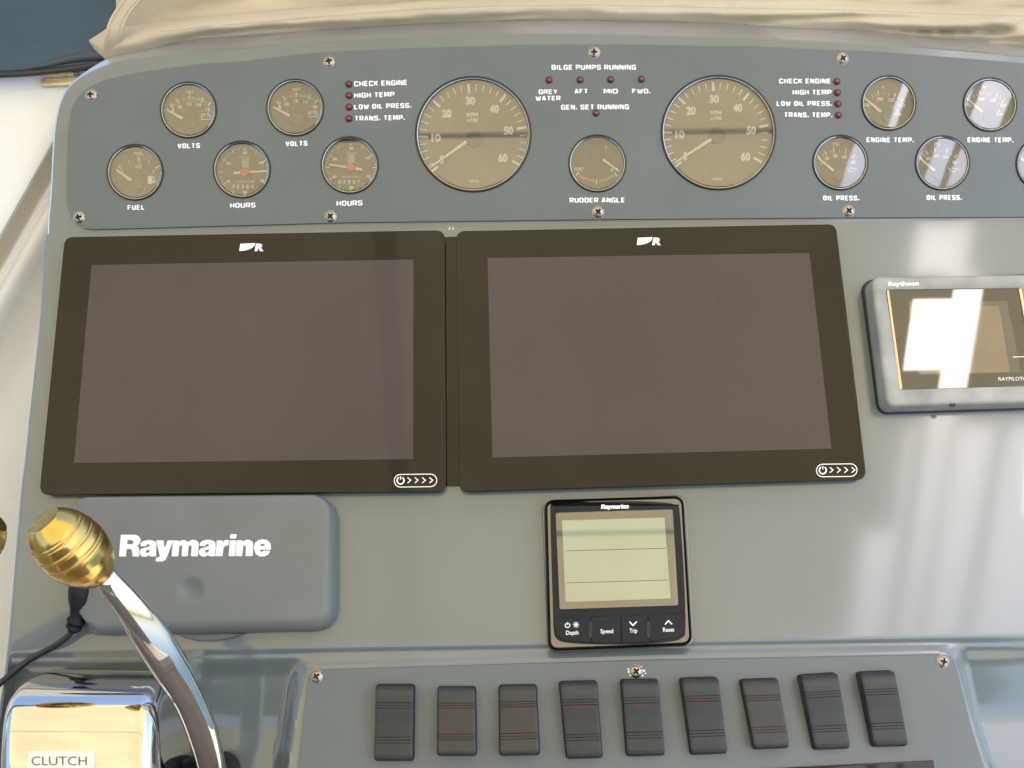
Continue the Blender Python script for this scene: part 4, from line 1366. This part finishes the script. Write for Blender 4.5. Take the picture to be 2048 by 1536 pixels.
for (tl_, tr_, br_, bl_, stt, red), lab in zip(ROCK, RL):
    # side profile along the rocker: t 0 (top) .. 1 (bottom), height
    if stt == 'A': hp = [(0, 8), (.02, 11), (.06, 13.2), (.14, 14.2), (.3, 13.4), (.5, 11.6), (.75, 10.2), (.94, 9.6), (.98, 8.8), (1, 6.8)]
    else: hp = [(0, 5), (.02, 7.5), (.06, 9), (.14, 9.8), (.3, 10.2), (.5, 10.6), (.75, 12), (.94, 13.4), (.98, 12.6), (1, 10)]
    base_h = SH
    tt = sorted(set([i / 40 for i in range(41)] + [.005, .012, .02, .98, .988, .995]))
    gro = [.235, .27, .305, .69, .73, .77]
    for g_ in gro: tt += [g_ - .006, g_ - .003, g_ + .003, g_ + .006]
    tt = sorted(set(tt))
    rows = []
    t = Thing('rocker_switch', 'black rocker switch ' + lab, 'switch', F0, F0.at((tl_[0] + br_[0]) / 2, (tl_[1] + br_[1]) / 2, SH), 'black rocker switches in the switch panel')
    for q in tt:
        hgt = np.interp(q, [a for a, b in hp], [b for a, b in hp]) + SH - 2
        for g_ in gro:
            if abs(q - g_) < .004: hgt -= 1.0
        Lp = (tl_[0] + (bl_[0] - tl_[0]) * q, tl_[1] + (bl_[1] - tl_[1]) * q)
        Rp = (tr_[0] + (br_[0] - tr_[0]) * q, tr_[1] + (br_[1] - tr_[1]) * q)
        l = np.array(F0.at(*Lp, hgt))
        r = np.array(F0.at(*Rp, hgt))
        e = min(q, 1 - q)
        cut = 2.6 * (1 - math.sqrt(max(0, 1 - (1 - min(1, e / .045)) ** 2)))
        u = (r - l) / np.linalg.norm(r - l)
        l, r = l + u * cut, r - u * cut
        bl2, br2 = l.copy(), r.copy()
        bl2[2] = br2[2] = SH + .05
        row = [bl2, l + (0, 0, -1.2), l + u * .35 + (0, 0, -.35), l + u * 1.2, l + u * 3, r - u * 3, r - u * 1.2, r - u * .35 + (0, 0, -.35), r + (0, 0, -1.2), br2]
        rows.append([tuple(p) for p in row])
    vf = loft(rows, cap1=False, closed=False)
    n_ = len(rows[0])
    vf[1].append(tuple(range(n_)))
    vf[1].append(tuple(reversed(range((len(rows) - 1) * n_, len(rows) * n_))))
    t.part('rocker', vf, 'rocker', smooth=True, ang=40)
    # socket the rocker sits in
    so = [np.array(F0.at(*p, SH)) for p in (tl_, tr_, br_, bl_)]
    cc_ = sum(so) / 4
    ba = [F0.at(*p, 12 if stt == 'A' and i < 2 else 9)[:2] for i, p in enumerate((tl_, tr_, br_, bl_))]
    ba = inset(ba, -.7)
    t.part('socket', plate(rpoly(ba, 2.5, 4), .0 + SH - .3, SH + 2.0, .5), 'black_plastic', smooth=True)
    marks = []
    if red: marks.append(.325)
    if red == 3: marks.append(.668)
    for q in marks:
        hgt = float(np.interp(q, [a for a, b in hp], [b for a, b in hp])) + SH - 2 + .06
        Lp = np.array([tl_[0] + (bl_[0] - tl_[0]) * q, tl_[1] + (bl_[1] - tl_[1]) * q])
        Rp = np.array([tr_[0] + (br_[0] - tr_[0]) * q, tr_[1] + (br_[1] - tr_[1]) * q])
        a_, b_ = (.22, .80) if red in (2, 3) else (.22, .72)
        p0, p1 = Lp + (Rp - Lp) * a_, Lp + (Rp - Lp) * b_
        t.part('red_mark', flat_const(strip([tuple(p0), tuple(p1)], 3.2 if red >= 2 else 1.6), F0, hgt), 'dark_red')

# ================================================================== white coaming, hinge, pane, seal (upper left)
t = Thing('side_coaming', 'white moulded side coaming left of the dashboard with a diagonal cream step', 'coaming', F1, F1.at(60, 400, -60))
ex, ey = .87, .49
prof_c = [(-900, 0), (-30, 0), (-6, -.5), (0, -2), (5, -8), (30, -22), (34, -23), (37, -25), (50, -26), (53, -24), (57, -22.5), (66, -23), (78, -26), (95, -33), (120, -42), (200, -52), (2400, -60)]
prof_c = [(a, b) for a, b in prof_c]
rows = []
ss = [i * 40 for i in range(-14, 48)]
for tq, hh in prof_c:
    row = []
    for s_ in ss:
        x = 110 + ex * tq - ey * s_
        y = 275 + ey * tq + ex * s_
        row.append(F1.at(x, y, -28 + hh))
    rows.append(row)
t.part('upper_moulding', loft(rows[:5], cap1=False, closed=False), 'white', smooth=True, ang=50)
t.part('cream_step', loft(rows[4:7], cap1=False, closed=False), 'cream', smooth=True, ang=50)
t.part('lower_moulding', loft(rows[6:], cap1=False, closed=False), 'white', smooth=True, ang=50)

t = Thing('dark_blue_panel', 'dark blue glossy boat panel with specks in the upper left corner', 'boat panel', F1, F1.at(100, 60, -70))
bp_ = [(-200, 150), (0, 143), (80, 139), (160, 130), (240, 118), (330, 95), (330, -200), (-200, -200)]
t.part('panel', plate([p[:2] for p in pxpoly(F1, bp_, -12)], -40, -12, 1), 'blue_pane', smooth=True)
sl = spline([(-200, 153), (0, 150), (80, 145), (160, 135), (215, 124), (300, 108)], 8)
t.part('rubber_seal', tube([F1.at(x, y, -11) for x, y in sl], 2.3, 12), 'rubber', smooth=True)
sl2 = spline([(40, 139), (90, 131), (140, 119), (185, 112), (240, 108), (300, 100)], 8)
t.part('grey_seal', tube([F1.at(x, y, -12) for x, y in sl2], [1.0 + 5.5 * i / len(sl2) for i in range(len(sl2))], 12), 'seal_grey', smooth=True)

t = Thing('hinge', 'small steel butt hinge on the white coaming beside the dashboard hood', 'hinge', F1, F1.at(120, 165, -26))
ha = [(80, 158), (150, 155), (152, 168), (81, 172)]
t.part('leaf', plate([p[:2] for p in pxpoly(F1, ha, -22)], -26, -22.5, .4), 'hinge', smooth=True)
hb = [(90, 152), (155, 148), (157, 158), (92, 160)]
t.part('leaf', plate([p[:2] for p in pxpoly(F1, hb, -21)], -25, -21, .4), 'hinge', smooth=True)
for i in range(4):
    a, b = 86 + i * 16.2, 86 + (i + 1) * 16.2 - 1.2
    t.part('knuckle', tube([F1.at(a, 149.5 - i * .5, -19), F1.at(b, 149 - i * .5, -19)], 2.1, 14), 'hinge', smooth=True)
t.part('pin', tube([F1.at(84, 149.7, -19), F1.at(156, 147, -19)], 1.0, 10), 'steel', smooth=True)

# ================================================================== canvas cover along the top
t = Thing('canvas_cover', 'rolled beige canvas cover lying along the top of the dashboard hood', 'canvas cover', F1, F1.at(1000, 30, -20))
BOT = [(178, 84), (196, 112), (213, 124), (240, 117), (290, 106), (345, 92), (400, 80), (433, 78), (520, 73), (600, 66), (700, 58), (850, 49), (930, 47), (1000, 43), (1100, 42), (1200, 43), (1350, 46), (1440, 50), (1600, 62), (1700, 62), (1800, 73), (1900, 85), (1975, 94), (2048, 98), (2200, 112)]
SEAM = [(178, 80), (190, 72), (213, 56), (245, 52), (300, 45), (345, 41), (420, 32), (500, 26), (600, 17), (700, 9), (850, -2), (1000, -8), (1200, -10), (1400, -5), (1700, 0), (1900, 8), (2048, 12), (2200, 16)]


def ip(tab, x):
    return float(np.interp(x, [a for a, b in tab], [b for a, b in tab]))


rng = np.random.RandomState(3)
ph = rng.uniform(0, 6.28, 12)


def fold(x, v):
    f = 1.3 * math.sin(x / 190 + 2.3 * v + ph[0]) + .8 * math.sin(x / 83 - 3.1 * v + ph[1]) + .5 * math.sin(x / 41 + 4 * v + ph[2]) + .25 * math.sin(x / 17 + 7 * v + ph[3])
    # creases: (x, v) line segments with depth and width
    for (xa, va, xb, vb, dp, wx) in ((330, .1, 520, .28, -5, .09), (520, .28, 640, .12, -3.5, .09), (900, .04, 1060, .24, -4, .07), (1430, .0, 1560, .34, -6, .10), (1700, .05, 2010, .42, -7, .07),
                                     (1840, .0, 2060, .22, -5, .06), (1960, .2, 2140, .9, -8, .12), (1250, .5, 1800, .95, -3, .12), (600, .55, 1100, .85, -2.5, .1), (1980, .75, 2048, .35, 5, .12), (1560, .34, 1900, .62, -3, .1)):
        tq = max(0, min(1, ((x - xa) * (xb - xa) + (v - va) * (vb - va) * 9e4) / ((xb - xa) ** 2 + (vb - va) ** 2 * 9e4)))
        dx_, dv_ = (x - xa - tq * (xb - xa)) / 300, v - va - tq * (vb - va)
        e = math.hypot(dx_, dv_) / wx
        f += dp * math.exp(-e * e) * (.35 + .65 * math.sin(math.pi * min(1, max(0.03, tq))))
    return f


def canvas_rows(bot, top, h0, hb, n, xs):
    rows = []
    for i in range(n + 1):
        v = i / n
        row = []
        for x in xs:
            yb, yt = ip(bot, x), ip(top, x)
            a = v * math.pi
            prof_ = hb * math.sin(a) ** .75 if 0 < v < 1 else 0
            yy = yb + (yt - yb) * v
            e = min(1, max(.0, (x - 176) / 60)) ** .5
            row.append(F1.at(x, yy, h0 + prof_ * e + 1.7 * fold(x, v) * min(1, 4 * v) * e * min(1, hb / 14)))
        rows.append(row)
    return rows


xs_ = [178 + i * 7 for i in range(8)] + [234 + i * 9 for i in range(215)]
r1 = canvas_rows(BOT, SEAM, -13, 20, 22, xs_)
# tuck under at the bottom
under = [(p[0], p[1] + 3, p[2] - 9) for p in r1[0]]
t.part('front_roll', loft([under] + r1, cap1=False, closed=False), 'canvas', smooth=True, ang=80)
TOP2 = [(178, -60), (2200, -190)]
BOT2 = [(a, b + 20) for a, b in SEAM]
BOT2[0] = (178, 40)
xs2 = [232 + i * 10 for i in range(195)]
r2 = canvas_rows(BOT2, [(178, -150), (2200, -220)], -16, 15, 22, xs2)
t.part('back_fold', loft(r2, cap1=False, closed=False), 'canvas', smooth=True, ang=80)
sm2 = []
for i in range(60, 1500, 6):
    x_ = 250 + i * 1.2
    sm2.append(flat_const(strip([(x_, ip(SEAM, x_) + 20), (x_ + 4.2, ip(SEAM, x_ + 4.2) + 20)], 1.2), F1, 10.5))
t.part('stitching', join(*sm2), 'thread', kind='stuff')
SL = [(212, 131), (208, 112), (208, 90), (211, 66), (216, 46), (226, 26), (240, 6), (262, -20), (300, -60)]
SR = [(238, 124), (240, 104), (242, 82), (245, 62), (250, 45), (259, 28), (275, 8), (298, -15), (330, -50)]
sl_, sr_ = spline(SL, 5), spline(SR, 5)
hh_ = [(-14 + 27 * math.sin(min(1, i / 18) * math.pi / 2)) if i < 18 else 13 + (i - 18) * .15 for i in range(len(sl_))]
rs = []
for (a, b, h_) in zip(sl_, sr_, hh_):
    p, q = np.array(F1.at(*a, h_)), np.array(F1.at(*b, h_))
    rs.append([tuple(p + (0, 0, -2)), tuple(p), tuple(p + (q - p) * .12 + (0, 0, .5)), tuple(p + (q - p) * .2 + (0, 0, .1)), tuple(p + (q - p) * .8 + (0, 0, .1)), tuple(p + (q - p) * .88 + (0, 0, .5)), tuple(q), tuple(q + (0, 0, -2))])
sto = t.part('strap', loft(rs, cap1=False, closed=False), 'canvas', smooth=True, ang=40)
stc = []
for i in range(0, len(sl_) - 1, 1):
    for w_ in (.2, .8):
        p = np.array(sl_[i]) * (1 - w_) + np.array(sr_[i]) * w_
        q = np.array(sl_[i + 1]) * (1 - w_) + np.array(sr_[i + 1]) * w_
        stc.append(flat_const(strip([tuple(p), tuple(p + (q - p) * .6)], 1.3), F1, hh_[i] + .55))
t.part('stitching', join(*stc), 'thread', parent=sto, kind='stuff')

# ================================================================== canopy over the helm (seen only as light and reflections) and the unseen cockpit, partly added for reflections
t = Thing('canopy', 'beige canvas canopy stretched over the helm, mirrored in the glass and chrome', 'canopy', FW, (0, 0, 1450))


def sheet(x0, x1, y0, y1, z=1450., n=6):
    rows = []
    for i in range(n + 1):
        rows.append([(x0 + (x1 - x0) * j / n, y0 + (y1 - y0) * i / n, z) for j in range(n + 1)])
    return loft(rows, cap1=False, closed=False)


FRONT = 250
cxs = [-1700, -900, -300, -75, -30, 300, 700, 1060, 1090, 1130, 1175, 1208, 1240, 1320, 1480]
cys = [-2600, -1700, -1040, -760, -632, -464, -395, -280, 0, FRONT]
OPEN = [(-75, -30, -2600, FRONT), (1320, 1480, -2600, -760), (1060, 1320, -2600, -1040), (1130, 1320, -1040, -760), (1090, 1175, -632, -464), (1175, 1240, -760, -395), (1090, 1208, -395, -280)]    # gaps in the canopy's right edge
Vc = [(x, y, 1450.) for y in cys for x in cxs]
Fc_ = []
for i in range(len(cys) - 1):
    for j in range(len(cxs) - 1):
        mx_, my_ = (cxs[j] + cxs[j + 1]) / 2, (cys[i] + cys[i + 1]) / 2
        if any(a < mx_ < b and c < my_ < d for a, b, c, d in OPEN): continue
        k = i * len(cxs) + j
        Fc_.append((k, k + 1, k + 1 + len(cxs), k + len(cxs)))
t.part('fabric', (Vc, Fc_), 'canopy')
t.part('bow', tube([(-1700, -934, 1400), (0, -932, 1400), (1090, -930, 1400)], 7, 14), 'tube', smooth=True)
t.part('hem', sheet(-75, -30, -2600, FRONT, 1450), 'canopy_band')
for k_, (xa, xb) in enumerate(((1145, 1175), (1225, 1245), (1330, 1365))):
    t.part('side_strap', sheet(xa, xb, -2600, -760, 1440), 'canopy_band')
t = Thing('added_seat', 'unseen wide brown seat added behind the camera for the chrome reflections', 'seat', FW, (200, -1350, -1000))  # unseen, added so the chrome lever mirrors something brown
t.part('seat_base', box(-500, 900, -1750, -1150, -998, -450), 'vinyl')
sc_ = [[(x, y, z) for y, z in ((-1140, -449), (-1130, -400), (-1160, -340), (-1600, -330), (-1700, -360), (-1720, -449))] for x in (-510, -480, 880, 910)]
t.part('cushion', loft(sc_, cap0=True), 'vinyl', smooth=True)
sb_ = [[(x, y, z) for y, z in ((-1620, -335), (-1680, 150), (-1720, 190), (-1780, 180), (-1800, 120), (-1760, -335))] for x in (-510, -480, 880, 910)]
t.part('backrest', loft(sb_, cap0=True), 'vinyl', smooth=True)
t = Thing('added_curtain', 'unseen tan curtain added behind the helm to darken the reflections', 'curtain', FW, (0, -2650, -1000))  # unseen, added to cut the bright horizon out of the reflections
t.part('fabric', box(-1700, 1700, -2660, -2650, -998, 900), 'curtain')
t = Thing('added_side_wall', 'unseen pale grey wall added left of the helm to block sky reflections', 'cabin wall', FW, (-1150, -1200, -1000))  # unseen blocker, added to keep low sky off the left dash edge
t.part('wall', box(-1180, -1150, -2640, -300, -998, 250), 'cabin')
t = Thing('cockpit_floor', 'pale cockpit floor below the helm', 'floor', FW, (0, -1200, -1000), kind='structure')
t.part('floor', box(-1600, 1600, -3500, 400, -1050, -1000), 'deck')
t = Thing('sea', 'flat sea around the boat', 'sea', FW, (0, 0, -2500), kind='structure')
t.part('water', sheet(-400000, 400000, -400000, 400000, -2500, 2), 'water', up=1e6)
fb = [F0.at(x, 1800, -18) for x in (-60, 400, 900, 1400, 1900, 2350)]
fl = [tuple(FW.A.T @ np.array((p[0], p[1], p[2]))) for p in fb]
down = FW.A.T @ np.array((0., 0, 0))
cf = [[tuple(p) for p in fb], [tuple(np.array(p) + WM.T @ np.array((0, 60., -120))) for p in fb], [tuple(np.array(p) + WM.T @ np.array((0, 60., -760))) for p in fb]]
dash.part('console_front', loft(cf, cap1=False, closed=False), 'gelcoat', smooth=True)
